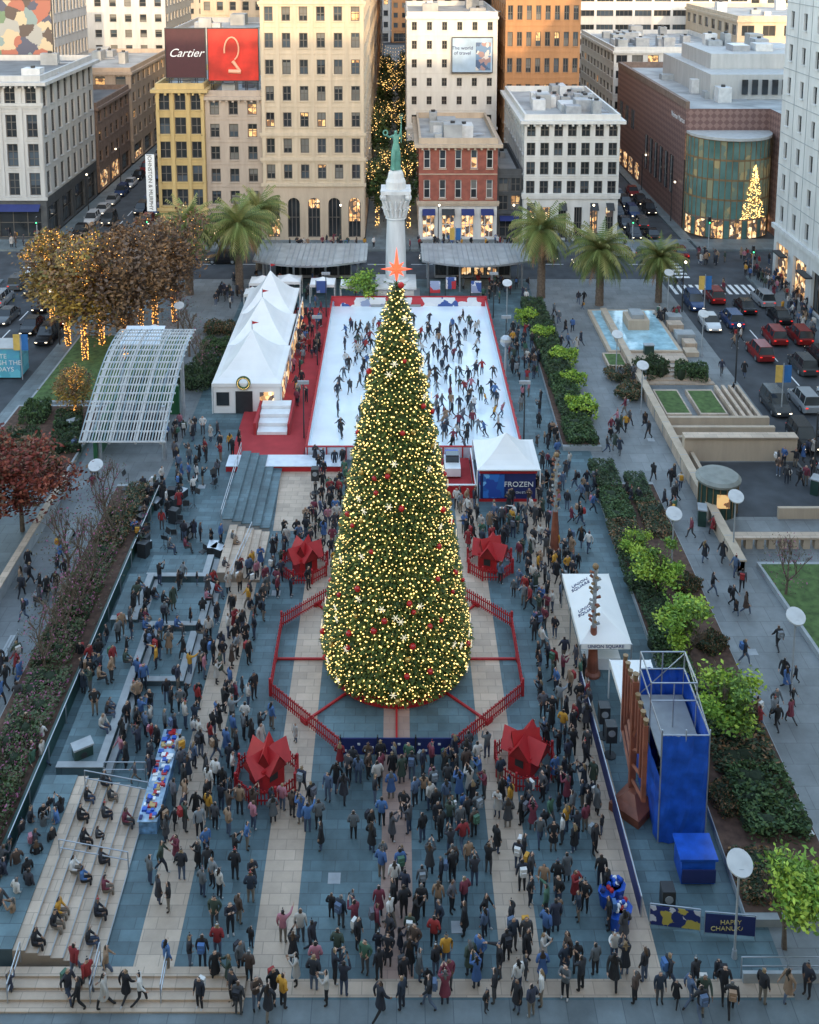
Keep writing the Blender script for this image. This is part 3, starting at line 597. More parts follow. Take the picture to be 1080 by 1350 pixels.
# ------------------------------------------------ figures
def skinfig(name,J,bones,root,matf,extra=None,sub=1):
    names=list(J); idx={n:i for i,n in enumerate(names)}
    me=bpy.data.meshes.new(name+'_sk'); me.from_pydata([J[n][0] for n in names],[(idx[a],idx[b]) for a,b in bones],[])
    o=bpy.data.objects.new(name+'_sk',me); scene.collection.objects.link(o)
    o.modifiers.new('s','SKIN'); 
    for i,n in enumerate(names):
        sv=me.skin_vertices[0].data[i]; r=J[n][1]; sv.radius=(r,r) if not isinstance(r,tuple) else r; sv.use_root=(n==root)
    if sub: m_=o.modifiers.new('u','SUBSURF'); m_.levels=sub; m_.render_levels=sub
    dg=bpy.context.evaluated_depsgraph_get(); dg.update(); ev=o.evaluated_get(dg); nm_=bpy.data.meshes.new_from_object(ev)
    b=MB(); vs=[v.co.copy() for v in nm_.vertices]
    segs=[(a,c,Vector(J[a][0]),Vector(J[c][0])) for a,c in bones]
    b.v=[tuple(v) for v in vs]
    for p in nm_.polygons:
        cpt=p.center; best=None;bd=9
        for a,c,A,B in segs:
            d=B-A; t=max(0,min(1,(cpt-A).dot(d)/max(1e-6,d.length_squared))); q=(cpt-A-d*t).length-.3*(J[a][1]+(J[c][1]-J[a][1])*t)
            if q<bd: bd=q; best=(a,c)
        b.f.append(tuple(p.vertices)); b.m.append(b.mi(matf(best,cpt)))
    ns=len(b.f)
    if extra: extra(b)
    bpy.data.objects.remove(o); 
    m2=b.mesh(name); m2.polygons.foreach_set('use_smooth',[i<ns for i in range(len(b.f))]); return m2
K_=(.012,.012,.015)
COAT=objrand('coat_cloth',[K_,(.02,.022,.03),(.03,.035,.06),K_,(.22,.02,.025),(.05,.05,.055),(.015,.018,.03),(.26,.17,.11),K_,(.10,.11,.12),(.015,.015,.02),(.05,.11,.26),(.42,.39,.36),(.02,.02,.025),(.04,.06,.045),K_,(.018,.018,.02),(.16,.03,.05),(.03,.03,.04),(.07,.045,.035),(.02,.03,.05),(.06,.06,.07)],1.0)
COAT2=objrand('coat_cloth_light',[(.5,.47,.44),(.28,.025,.025),(.06,.14,.32),(.30,.19,.12),(.02,.02,.03),(.2,.22,.24),(.03,.03,.035),(.1,.1,.12),(.38,.15,.19),(.05,.12,.08),(.5,.25,.03),(.015,.015,.02),(.08,.12,.2),(.6,.58,.56)],3.1)
PANT=objrand('trouser_cloth',[(.02,.02,.025),(.05,.07,.12),(.015,.015,.018),(.09,.12,.18),(.03,.03,.035),(.18,.15,.12),(.02,.025,.04),(.07,.07,.075)],7.3)
HAIR=objrand('hair',[(.012,.009,.008),(.03,.018,.012),(.012,.01,.01),(.08,.045,.025),(.02,.015,.012),(.22,.15,.08),(.1,.1,.1)],13.7)
HAT=objrand('knit_hat',[(.02,.02,.025),(.3,.03,.03),(.3,.3,.29),(.04,.05,.09),(.02,.02,.02)],17.9)
SKN=objrand('skin',[(.45,.27,.19),(.36,.21,.14),(.5,.32,.24),(.2,.11,.07),(.42,.26,.18)],5.7,.6)
SHOE=objrand('shoe_leather',[(.015,.014,.014),(.4,.4,.4),(.03,.02,.015),(.015,.015,.015)],23.1)
eye=mat('eye_dark',(.01,.01,.01),.3,var=0)
BON=[('pel','spi'),('spi','che'),('che','nek'),('nek','hd0'),('hd0','hd1')]
for s_ in 'LR': BON+=[('che','sh'+s_),('sh'+s_,'el'+s_),('el'+s_,'wr'+s_),('wr'+s_,'ha'+s_),('pel','hp'+s_),('hp'+s_,'kn'+s_),('kn'+s_,'an'+s_),('an'+s_,'to'+s_)]
def person(name,pose,coat=COAT,longcoat=False,longhair=False,hat=False,pack=False,bulk=1.0):
    J={'pel':((0,0,.95),.135*bulk),'spi':((0,0,1.15),.135*bulk),'che':((0,0,1.36),.15*bulk),'nek':((0,.01,1.50),.06),'hd0':((0,.025,1.59),.088),'hd1':((0,.03,1.67),.082)}
    for s_,k in(('L',-1),('R',1)):
        J['sh'+s_]=((k*.19,0,1.41),.078*bulk); J['el'+s_]=((k*.25,-.02,1.13),.062*bulk); J['wr'+s_]=((k*.26,.07,.89),.042); J['ha'+s_]=((k*.255,.10,.80),.036)
        J['hp'+s_]=((k*.10,0,.86),.105*bulk); J['kn'+s_]=((k*.11,.02,.49),.07); J['an'+s_]=((k*.115,-.02,.09),.048); J['to'+s_]=((k*.13,.13,.045),.042)
    def S(n,p): J[n]=(p,J[n][1])
    if pose=='pocket':
        for s_,k in(('L',-1),('R',1)): S('el'+s_,(k*.29,-.08,1.16)); S('wr'+s_,(k*.2,.08,.98)); S('ha'+s_,(k*.16,.13,.95))
    if pose=='phone':
        for s_,k in(('L',-1),('R',1)): S('el'+s_,(k*.24,.16,1.25)); S('wr'+s_,(k*.1,.36,1.46)); S('ha'+s_,(k*.05,.4,1.54))
    if pose=='point': S('elR',(.3,.2,1.4)); S('wrR',(.32,.44,1.5)); S('haR',(.33,.53,1.53))
    if pose in('walk','walk2'):
        k=1 if pose=='walk' else -1
        S('knR',(.1,.2*k,.52)); S('anR',(.11,.28*k,.10)); S('toR',(.12,.28*k+.14,.06)); S('knL',(-.1,-.02*k,.5)); S('anL',(-.11,-.32*k,.14)); S('toL',(-.12,-.32*k+.13,.05))
        S('elL',(-.26,.1*k,1.15)); S('wrL',(-.25,.28*k,.96)); S('haL',(-.24,.35*k,.9)); S('elR',(.26,-.14*k,1.15)); S('wrR',(.26,-.12*k,.92)); S('haR',(.26,-.1*k,.83))
    if pose in('skate','skate2'):
        k=1 if pose=='skate' else -1
        for n in('spi','che','nek','hd0','hd1','shL','shR'):
            p=J[n][0]; S(n,(p[0],p[1]+(p[2]-.9)*.35,p[2]-.06))
        S('knR',(.1,.2,.5)); S('anR',(.1,.02,.13)); S('toR',(.12,.16,.10)); S('knL',(-.14,-.08,.52)); S('anL',(-.22,-.36,.2)); S('toL',(-.27,-.24,.12))
        S('elL',(-.32,.14,1.16)); S('wrL',(-.4,.25*k+.1,1.02)); S('haL',(-.43,.3*k+.1,.98)); S('elR',(.32,.08,1.14)); S('wrR',(.4,.1-.2*k,.98)); S('haR',(.43,.1-.25*k,.95))
    if pose=='sit':
        for n in('pel','spi','che','nek','hd0','hd1','shL','shR','hpL','hpR'):
            p=J[n][0]; S(n,(p[0],p[1]+max(0,(p[2]-1.0))*.15,p[2]-.36))
        for s_,k in(('L',-1),('R',1)):
            S('hp'+s_,(k*.1,.05,.56)); S('kn'+s_,(k*.13,.45,.55)); S('an'+s_,(k*.14,.46,.10)); S('to'+s_,(k*.15,.6,.05)); S('el'+s_,(k*.26,.06,.8)); S('wr'+s_,(k*.17,.3,.68)); S('ha'+s_,(k*.13,.38,.66))
    hz=J['hd0'][0]; bn=list(BON)
    if longhair: J['hr']=((hz[0],hz[1]-.09,hz[2]-.12),.06); J['hr2']=((hz[0],hz[1]-.13,hz[2]-.28),.045); bn+=[('hd0','hr'),('hr','hr2')]
    def mf(bo,c):
        a,d=bo
        if d in('hr','hr2'): return HAIR
        if d=='hd1' or (a,d)==('nek','hd0') and c.z>hz[2]-.04:
            if hat and c.z>hz[2]+.06: return HAT
            return SKN if (c.y>hz[1]+.015 and c.z<hz[2]+.085) else HAIR
        if (a,d)==('nek','hd0'): return SKN if c.y>hz[1]-.03 else HAIR
        if d.startswith('ha'): return SKN
        if d.startswith('to'): return SHOE
        if d.startswith('an'): return PANT
        if d.startswith('kn'): return coat if (longcoat and c.z>.58) else PANT
        if d.startswith('hp'): return coat if (longcoat or c.z>.86) else PANT
        return coat
    def ex(b):
        x,y,z=J['hd1'][0]; z-=.04
        b.cyl((x,y+.075,z+.01),(x,y+.115,z-.025),.008,.017,4,SKN)
        for k in(-1,1): b.octa((x+k*.03,y+.082,z+.012),.011,eye); b.octa((x+k*.087,y-.005,z-.01),.02,SKN)
        b.box(x-.022,x+.022,y+.078,y+.086,z-.055,z-.047,RED[0])
        for s_,k in(('L',-1),('R',1)):
            w_=Vector(J['wr'+s_][0]); h_=Vector(J['ha'+s_][0]); d=(h_-w_).normalized(); sd_=d.cross(Vector((1,0,0))); sd_=sd_.normalized() if sd_.length>.1 else Vector((0,1,0))
            for f in range(4):
                o=sd_*(.026-.017*f); L=(.07,.078,.072,.056)[f]; m1=h_+o+d*(.02+L*.55); b.cyl(h_+o+d*.01,m1,.0105,.009,4,SKN,False); b.cyl(m1,m1+d*L*.45+Vector((-k*.015,.01,0)),.009,.006,4,SKN)
            b.cyl(h_+sd_*.03-d*.02,h_+sd_*.06+d*.03,.012,.008,4,SKN)
        if longcoat:
            px_=J['pel'][0]; n=12
            for j in range(n):
                a0=2*math.pi*j/n; a1=2*math.pi*(j+1)/n
                b.poly([(px_[0]+.165*math.cos(a0),px_[1]+.13*math.sin(a0),1.02),(px_[0]+.165*math.cos(a1),px_[1]+.13*math.sin(a1),1.02),(px_[0]+.25*math.cos(a1),px_[1]+.2*math.sin(a1),.56),(px_[0]+.25*math.cos(a0),px_[1]+.2*math.sin(a0),.56)],coat)
        if pose=='phone': b.box(-.04,.04,.44,.45,1.56,1.70,dark)
        if pack:
            q=Vector(J['che'][0]); b.box(-.15,.15,q.y-.30,q.y-.13,q.z-.32,q.z+.08,COAT2); b.box(-.11,.11,q.y-.35,q.y-.301,q.z-.28,q.z-.08,COAT2)
        if 'skate' in pose:
            for s_ in'LR': p=J['an'+s_][0]; b.box(p[0]-.01,p[0]+.01,p[1]-.08,p[1]+.22,p[2]-.12,p[2]-.05,steel)
        if hat: b.ball((x,y-.01,z+.15),.03,HAT,6)
    return skinfig(name,J,bn,'pel',mf,ex)
ST=[person('person_standing','stand'),person('person_pocket','pocket',hat=True,bulk=1.1),person('person_phone','phone'),person('person_longcoat','pocket',longcoat=True,longhair=True),
    person('person_woman','stand',coat=COAT2,longhair=True,bulk=.93),person('person_pack','stand',pack=True),person('person_bulky','pocket',bulk=1.15),person('person_phone_woman','phone',longhair=True,longcoat=True,coat=COAT),person('person_light','pocket',coat=COAT2,bulk=1.05),person('person_long','stand',longcoat=True)]
PT=person('person_point','point',hat=True,coat=COAT2)
WK=[person('person_walking','walk'),person('person_walking_b','walk2',longhair=True,longcoat=True),person('person_walking_c','walk2',coat=COAT2,hat=True),person('person_walking_d','walk',pack=True)]
SK=[person('skater','skate'),person('skater_b','skate2',coat=COAT2,hat=True),person('skater_c','skate2',longhair=True),person('skater_d','walk',hat=True),ST[0],WK[0]]
SI=[person('person_sitting','sit'),person('person_sitting_b','sit',coat=COAT2,longhair=True),person('person_sitting_c','sit',hat=True)]
def statue():
    J={'pel':((0,0,1.0),.13),'spi':((0,0,1.2),.10),'che':((0,0,1.4),.13),'nek':((0,0,1.53),.055),'hd0':((0,.02,1.62),.078),'hd1':((0,.02,1.69),.07),
     'shL':((-.15,0,1.45),.058),'elL':((-.22,.05,1.62),.045),'wrL':((-.24,.08,1.85),.034),'haL':((-.24,.08,1.94),.034),'shR':((.15,0,1.45),.058),'elR':((.28,.05,1.40),.045),'wrR':((.40,.15,1.50),.034),'haR':((.44,.18,1.53),.034),
     'hpL':((-.08,0,.88),.14),'knL':((-.08,-.05,.5),.14),'anL':((-.12,-.15,.1),.10),'toL':((-.14,0,.05),.06),'hpR':((.08,0,.88),.13),'knR':((.10,.1,.5),.13),'anR':((.12,.05,.1),.10),'toR':((.13,.2,.05),.06)}
    def ex(b):
        b.cyl((-.24,.1,1.2),(-.24,.1,2.3),.02,.02,6,verdi)
        for x in(-.31,-.24,-.17): b.cyl((x,.1,2.2),(x,.1,2.42),.016,.006,5,verdi)
        b.cyl((-.31,.1,2.2),(-.17,.1,2.2),.016,.016,5,verdi)
        for k in range(14): a=k*math.pi/7; a2=a+math.pi/7; b.cyl((.46+.10*math.cos(a),.2,1.62+.10*math.sin(a)),(.46+.10*math.cos(a2),.2,1.62+.10*math.sin(a2)),.03,.03,5,verdi)
        b.cyl((0,0,.6),(0,-.2,.05),.16,.25,9,verdi)
    return skinfig('statue',J,BON,'pel',lambda a,c:verdi,ex,2)
o=bpy.data.objects.new('bronze_statue',statue()); o.location=(X0,0,16.4); o.scale=(2.7,2.7,2.95); o.rotation_euler=(0,0,math.pi); link(o,e)

placed={}
def ok(x,y,md=.5):
    k=(int(x),int(y))
    for i in(-1,0,1):
        for j in(-1,0,1):
            for q in placed.get((k[0]+i,k[1]+j),()):
                if (q[0]-x)**2+(q[1]-y)**2<md*md: return False
    return True
def mark(x,y): placed.setdefault((int(x),int(y)),[]).append((x,y))
KIOSK=[G(402,752),(G(646,748)),G(352,1030),G(692,1012)]
BLOCK=[(6.3,11.3,77,82.2),(12.0,15.8,45.5,51.2),(-16.9,-12.6,39.3,49.4),(-14.5,-7.0,73,84.3),(2.8,6.6,78,84.4),(-13.2,-11.9,46.3,52.7)]
def blocked(x,y):
    if math.hypot(x,y-59.3)<8.7: return True
    for k in KIOSK:
        if math.hypot(x-k.x,y-k.y)<1.75: return True
    for a in BLOCK:
        if a[0]<x<a[1] and a[2]<y<a[3]: return True
    return False
def inpoly(x,y,P):
    r=False; n=len(P)
    for i in range(n):
        a=P[i]; c=P[(i+1)%n]
        if (a[1]>y)!=(c[1]>y) and x<(c[0]-a[0])*(y-a[1])/(c[1]-a[1])+a[0]: r=not r
    return r
P_T=list(P)+[(-14.4,-8.1,84.4,121,.18)]
def lvl(x,y):
    for x0,x1,y0,y1,z in P_T:
        if x0<=x<=x1 and y0<=y<=y1: return z
    return 0
def put(x,y,me,rz,z=0,name='person'):
    s_=U(.93,1.06) if random.random()>.1 else U(.62,.8)
    if z==0: z=lvl(x,y)
    mark(x,y); o=inst(name,me,(x,y,z),rz,s_)
def crowd(P,n,kinds,target=None,tw=.6,z=0,chk=True,group=.5,name='person',md=.55):
    W=[G(*p,z) for p in P]; Q=[(p.x,p.y) for p in W]; xs=[p[0] for p in Q]; ys=[p[1] for p in Q]; c=0; tr=0; last=None
    while c<n and tr<n*60:
        tr+=1
        if last and random.random()<group: x,y=last[0]+random.gauss(0,.75),last[1]+random.gauss(0,.75)
        else: x,y=U(min(xs),max(xs)),U(min(ys),max(ys))
        if not inpoly(x,y,Q) or not ok(x,y,md) or (chk and blocked(x,y)): continue
        if target and random.random()<tw: rz=math.atan2(target[1]-y,target[0]-x)-math.pi/2+random.gauss(0,.35)
        else: rz=U(0,6.28)
        put(x,y,random.choice(kinds),rz,z,name); last=(x,y); c+=1
T=(0,59.3); ALL=ST+ST+ST+WK+[PT]
crowd([(450,995),(620,995),(640,1035),(445,1035)],26,ST,T,.5,group=.2)
crowd([(490,1040),(640,1040),(630,1200),(505,1200)],42,ALL,T,.6,group=.7)
crowd([(380,1040),(700,1040),(720,1330),(560,1340),(400,1200)],32,ALL,T,.5,group=.65)
crowd([(500,1150),(640,1150),(640,1310),(480,1310)],22,ALL,T,.5,group=.65)
crowd([(640,1000),(770,960),(800,1130),(660,1120)],46,ALL,T,.6,group=.6)
crowd([(640,1120),(830,1160),(830,1330),(640,1330)],26,ALL,T,.5,group=.65)
crowd([(295,900),(350,900),(420,1010),(390,1090),(250,1110),(270,1010)],46,ALL,T,.6)
crowd([(190,1060),(350,1080),(330,1240),(200,1230)],26,ALL,T,.4,group=.6)
crowd([(200,1240),(480,1230),(500,1345),(210,1345)],28,ALL,T,.4,group=.65)
crowd([(150,960),(290,960),(250,1110),(170,1100)],28,ALL+SI,T,.4)
crowd([(0,1120),(100,1060),(50,1310),(0,1320)],20,ALL,T,.3)
crowd([(80,1275),(210,1275),(210,1345),(60,1345)],8,WK)
crowd([(500,1270),(860,1270),(880,1348),(500,1348)],22,ALL,T,.3,group=.65)
crowd([(880,1290),(1080,1300),(1080,1348),(860,1348)],12,WK+ST[:2])
crowd([(200,770),(330,780),(340,890),(290,990),(150,990),(120,880)],66,ALL+SI,T,.5,group=.6)
crowd([(300,770),(400,690),(445,650),(450,760),(360,800),(345,890),(300,880)],55,ALL,T,.5)
crowd([(230,560),(340,590),(310,720),(170,740),(190,640)],62,ALL,None,0,group=.5)
crowd([(370,600),(470,620),(455,740),(380,700)],34,ALL,T,.4)
for i in range(44):
    y=U(50,72); x=random.choice((-15.5,-12.1,-12.3,-16.6,-12.8))+U(-.2,.2)
    if ok(x,y,.6): put(x,y,random.choice(SI),-math.pi/2+U(-.4,.4),lvl(x,y)*.6+.001)
for i in range(22):
    y=U(40,49); k=random.randint(1,5); x=-13.3-k*.55
    if ok(x,y,.6): put(x,y,random.choice(SI),-math.pi/2+U(-.3,.3),.10+.13*k-.42)
crowd([(600,665),(740,640),(770,760),(720,880),(690,920),(690,800),(620,740)],112,ALL,T,.5)
crowd([(700,880),(760,860),(790,960),(720,980)],26,ALL,T,.4)
crowd([(660,440),(712,440),(725,560),(760,640),(710,650),(690,560)],56,ALL,None,0)
crowd([(740,640),(790,640),(790,730),(740,730)],14,WK)
crowd([(790,500),(860,500),(860,600),(800,600)],18,WK); crowd([(800,600),(900,640),(900,700),(830,670)],13,WK)
crowd([(900,700),(960,700),(1010,880),(960,830)],10,WK,chk=False); crowd([(970,850),(1050,850),(1060,990),(1000,990)],12,WK,chk=False)
crowd([(1000,590),(1078,600),(1078,650),(1040,650)],14,ALL,chk=False); crowd([(850,410),(980,430),(1000,520),(940,540)],14,WK,chk=False)
crowd([(720,400),(770,400),(790,480),(740,470)],12,WK,chk=False)
crowd([(975,355),(1022,365),(1078,420),(1078,455),(1010,395)],60,ALL,None,0,chk=False)
crowd([(870,375),(960,378),(950,395),(870,395)],9,WK,z=-.3,chk=False); crowd([(920,335),(1020,340),(1020,352),(920,350)],22,ALL,chk=False)
crowd([(380,322),(500,322),(500,331),(380,331)],22,ALL,chk=False); crowd([(540,322),(680,322),(690,331),(540,331)],26,ALL,chk=False); crowd([(700,318),(830,318),(830,330),(700,330)],16,ALL,chk=False)
crowd([(0,300),(60,318),(60,330),(0,330)],18,ALL,chk=False); crowd([(500,250),(535,250),(540,320),(490,320)],26,WK,chk=False)
crowd([(200,250),(215,250),(215,310),(190,310)],8,WK,chk=False)
crowd([(270,385),(330,370),(430,372),(410,395),(290,420),(260,430)],45,ALL,chk=False)
crowd([(600,378),(700,378),(720,400),(650,405)],22,ALL,chk=False)
crowd([(388,405),(426,405),(412,560),(385,560)],44,ALL,chk=False,z=.18)
crowd([(30,740),(80,720),(90,790),(20,830)],14,WK); crowd([(0,850),(30,850),(30,950),(0,990)],8,WK); crowd([(35,960),(70,1000),(50,1060),(30,1040)],6,WK)
crowd([(100,600),(140,610),(130,680),(100,680)],4,WK); crowd([(100,860),(150,900),(140,970),(110,960)],10,ALL)

# ------------------------------------------------ ice rink
rx0,rx1,ry0,ry1=-7.7,10.7,84.6,121.2; zi=.25
e=empty('ice_rink',((rx0+rx1)/2,(ry0+ry1)/2,0)); b=MB(); b.box(rx0,rx1,ry0,ry1,0,zi,icem); b.obj('ice_sheet',e)
b=MB(); bd=patches('advert_board',[(.5,.04,.05),(.7,.7,.72),(.05,.1,.3),(.75,.75,.75),(.3,.35,.5)],.9)
plexi=mat('rink_board_white',(.62,.68,.74),.35,var=.1)
for (a0,a1,b0,b1) in[(rx0-.15,rx1+.15,ry0-.15,ry0-.003),(rx0-.15,rx0-.003,ry0,ry1),(rx1+.003,rx1+.15,ry0,ry1)]: b.box(a0,a1,b0,b1,0,1.15,plexi); b.box(a0-.03,a1+.03,b0-.03,b1+.03,1.153,1.22,red)
b.box(rx0-.15,rx1+.15,ry1+.003,ry1+.15,0,1.4,bd); b.box(rx0-.2,rx1+.2,ry1-.05,ry1+.2,1.403,1.5,red)
for i in range(22): y=ry0+i*(ry1-ry0)/21; b.box(rx0-.25,rx0-.182,y-.05,y+.05,0,1.25,red); b.box(rx1+.182,rx1+.25,y-.05,y+.05,0,1.25,red)
for i in range(12): x=rx0+i*(rx1-rx0)/11; b.box(x-.05,x+.05,ry0-.25,ry0-.182,0,1.25,red)
b.obj('rink_boards',e)
for i,(x,y,col) in enumerate([(-9.8,ry1+1,red),(-5,ry1+1,white),(4,ry1+1,red),(9,ry1+1,white),(6,ry1+2.4,red)]):
    pe=MB(); pe.cyl((x,y,0),(x,y,3.2),.05,.05,5,dark); pe.box(x+.06,x+1.3,y-.03,y+.03,1.6,3.1,bd); pe.obj('sponsor_flag')
for x,y in((-8.3,88),(-8.3,104),(11.4,88),(11.4,104),(11.4,118),(-8.3,118)):
    pe=MB(); pe.cyl((x,y,0),(x,y,5.5),.07,.05,6,dark); pe.box(x-.5,x+.5,y-.1,y+.1,5.3,5.6,greym); pe.obj('floodlight_mast')
def sk(P,n): crowd(P,n,SK,None,0,z=zi,chk=False,group=.3,name='ice_skater',md=.8)
sk([(455,430),(512,425),(500,470),(450,480)],24); sk([(440,480),(495,480),(480,560),(440,590)],18); sk([(545,425),(630,425),(640,480),(555,490)],38); sk([(560,490),(650,490),(670,575),(580,590)],48)
sk([(575,535),(620,535),(620,600),(585,600)],10)

b=MB(); b.box(-14.4,-8.1,84.4,121,0,.18,redc); 
b.box(-14.4,-4.6,82.4,84.2,0,.5,red); b.box(-14.4,-4.55,82.3,84.25,.503,.56,plexi)
for i in range(4): b.box(-12.6,-9.9,88.6+i*1.15,89.7+i*1.15,.18,.45+.3*i,white); 
b.box(-12.9,-12.65,88.6,96,.18,1.3,redc); b.box(-9.85,-9.65,88.6,96,.18,1.2,redc)
b.obj('red_rink_deck')
b=MB(); b.box(3.2,6.2,78.3,84.2,0,.3,redc)
for(a0,a1,b0,b1)in[(3.1,6.4,78.2,78.297),(3.1,3.197,78.3,84.2),(6.3,6.4,78.3,84.2)]: b.box(a0,a1,b0,b1,0,1.1,red); b.box(a0,a1,b0-.03,b1+.03,1.103,1.18,white)
b.obj('rink_entry_deck')
b=MB(); b.box(4.0,5.3,80.6,83,.55,1.25,white); b.box(4.1,5.2,81.6,82.398,1.25,1.9,glA); b.box(4.1,5.2,82.4,83,1.25,1.7,blue)
for x in(4.0,5.2):
    for y in(81,82.6): b.cyl((x-.05,y,.62),(x+.15,y,.62),.3,.3,10,dark)
b.obj('ice_resurfacer')

def hip(b,x0,x1,y0,y1,ze,zp,m,n=6,legs=True,val=.35):
    cx,cy=(x0+x1)/2,(y0+y1)/2
    cs=[(x0,y0),(x1,y0),(x1,y1),(x0,y1)]
    for i in range(4):
        a=cs[i]; c=cs[(i+1)%4]
        for j in range(n):
            t0,t1=j/n,(j+1)/n
            def L(p,t): 
                k=(1-t); z=ze+(zp-ze)*(t**1.5); return (cx+(p[0]-cx)*k,cy+(p[1]-cy)*k,z)
            b.poly([L(a,t0),L(c,t0),L(c,t1),L(a,t1)],m)
        b.poly([(*a,ze-val),(*c,ze-val),(*c,ze),(*a,ze)],m)
    if legs:
        for p in cs: b.cyl((p[0]*.999,p[1],0),(p[0]*.999,p[1],ze),.05,.05,6,white)
e=empty('marquee_tent',(-14,105,0)); b=MB()
tw=[(-17.4,-10.9,93.2,102.4),(-17.4,-11.2,102.5,111.4),(-17.4,-11.6,111.5,120)]
for x0,x1,y0,y1 in tw: hip(b,x0,x1,y0,y1,3.0,6.6,offw)
for x0,x1,y0,y1 in tw: b.cyl(((x0+x1)/2,(y0+y1)/2,6.4),((x0+x1)/2,(y0+y1)/2,7.5),.05,.03,5,steel); b.poly([((x0+x1)/2,(y0+y1)/2,7.4),((x0+x1)/2+.7,(y0+y1)/2,7.25),((x0+x1)/2,(y0+y1)/2,7.05)],red)
b.obj('canvas_roof',e)
b=MB(); b.box(-17.3,-11,93.3,93.4,0,2.65,offw); b.box(-15.2,-13.6,93.2,93.29,0,2.2,dark); b.box(-17.0,-15.8,93.2,93.29,.8,2.1,glA); b.box(-12.9,-11.6,93.2,93.29,.8,2.1,shopL); b.box(-17.3,-17.2,93.4,119.9,0,2.65,offw)
for i in range(6): b.box(-11.0,-10.95,95+i*4,97.6+i*4,.3,2.3,shopL); b.box(-11.06,-11.001,94+i*4,98+i*4,0,2.65,offw)
b.obj('walls',e)
b=MB()
for k in range(26): a=k*2*math.pi/26; b.ball((-14.4+.55*math.cos(a),93.1,3.1+.55*math.sin(a)),.15,random.choice(GRN),5); b.octa((-14.4+.55*math.cos(a),92.93,3.1+.55*math.sin(a)),.03,bulb)
b.obj('wreath',e)
e=empty('ticket_booth_tent',(9,80,0)); b=MB(); hip(b,6.4,11.4,77.4,82.4,2.9,4.8,offw,val=.1); b.obj('canvas_roof',e)
b=MB(); b.box(6.7,11.1,77.8,77.95,0,2.4,navy); b.box(6.7,11.1,82,82.1,0,2.6,white); b.box(6.65,6.75,78,82,0,2.6,patches('booth_side',[(.02,.06,.25),(.05,.2,.5),(.3,.5,.7),(.5,.05,.05)],.9)); b.box(11.0,11.1,78,82,0,2.6,navy); b.box(6.6,11.2,77.7,77.79,2.41,2.6,red); b.box(6.6,11.2,77.7,77.79,0,.2,red)
bm_=patches('frozen_picture',[(.02,.06,.3),(.03,.15,.5),(.15,.4,.7),(.02,.1,.35)],1.6,.1); b.box(6.9,8.6,77.72,77.79,.3,2.3,bm_); b.obj('walls',e)
text('FROZEN',(9.75,77.74,1.45),FC,.62,white,e); text('NOW ON STAGE',(9.75,77.74,.75),FC,.25,white,e)
def canopy(name,x0,x1,y0,y1,zf,zp):
    e=empty(name,((x0+x1)/2,(y0+y1)/2,0)); b=MB(); hip(b,x0,x1,y0,y1,zf,zp,offw); b.obj('canopy',e); return e
e=empty('promotional_tent',(12.7,61,0)); b=MB()
x0,x1,y0,y1=11.1,14.2,57.4,64.4
xm=(x0+x1)/2
b.poly([(x0,y0,2.5),(x1,y0,2.5),(xm,y0+1.6,3.5)],offw); b.poly([(x1,y1,2.5),(x0,y1,2.5),(xm,y1-1.6,3.5)],offw)
b.poly([(x0,y1,2.5),(x0,y0,2.5),(xm,y0+1.6,3.5),(xm,y1-1.6,3.5)],offw); b.poly([(x1,y0,2.5),(x1,y1,2.5),(xm,y1-1.6,3.5),(xm,y0+1.6,3.5)],offw)
cs=[(x0,y0),(x1,y0),(x1,y1),(x0,y1)]
for i in range(4): a=cs[i]; c=cs[(i+1)%4]; b.poly([(*a,2.15),(*c,2.15),(*c,2.5),(*a,2.5)],offw); b.cyl((*a,0),(*a,2.5),.05,.05,5,steel)
b.cyl((x0,(y0+y1)/2,0),(x0,(y0+y1)/2,2.5),.05,.05,5,steel); b.obj('canvas_roof',e)
ang=math.atan2(1.0,1.55)
for yy in (59.9,62.4): text('UNION\nSQUARE',(x0+.83,yy,3.055),(0,-ang,0),.36,navy,e)
text('UNION SQUARE',(xm,y0-.01,2.33),FC,.3,navy,e)
b=MB(); b.box(11.5,13.8,58.4,59.2,.7,.78,white); b.box(11.5,13.8,58.4,58.45,0,.7,white); b.obj('table',e)
canopy('white_canopy',12.6,15.0,52.6,56.0,2.5,3.0)
canopy('white_canopy',-18.2,-16.4,119.5,121.5,2.4,3.0)
for px,py in [(345,398),(380,396),(425,400),(465,402)]:
    g=G(px,py); canopy('white_canopy',g.x-1.5,g.x+1.5,g.y,g.y+2.5,2.4,3.0)

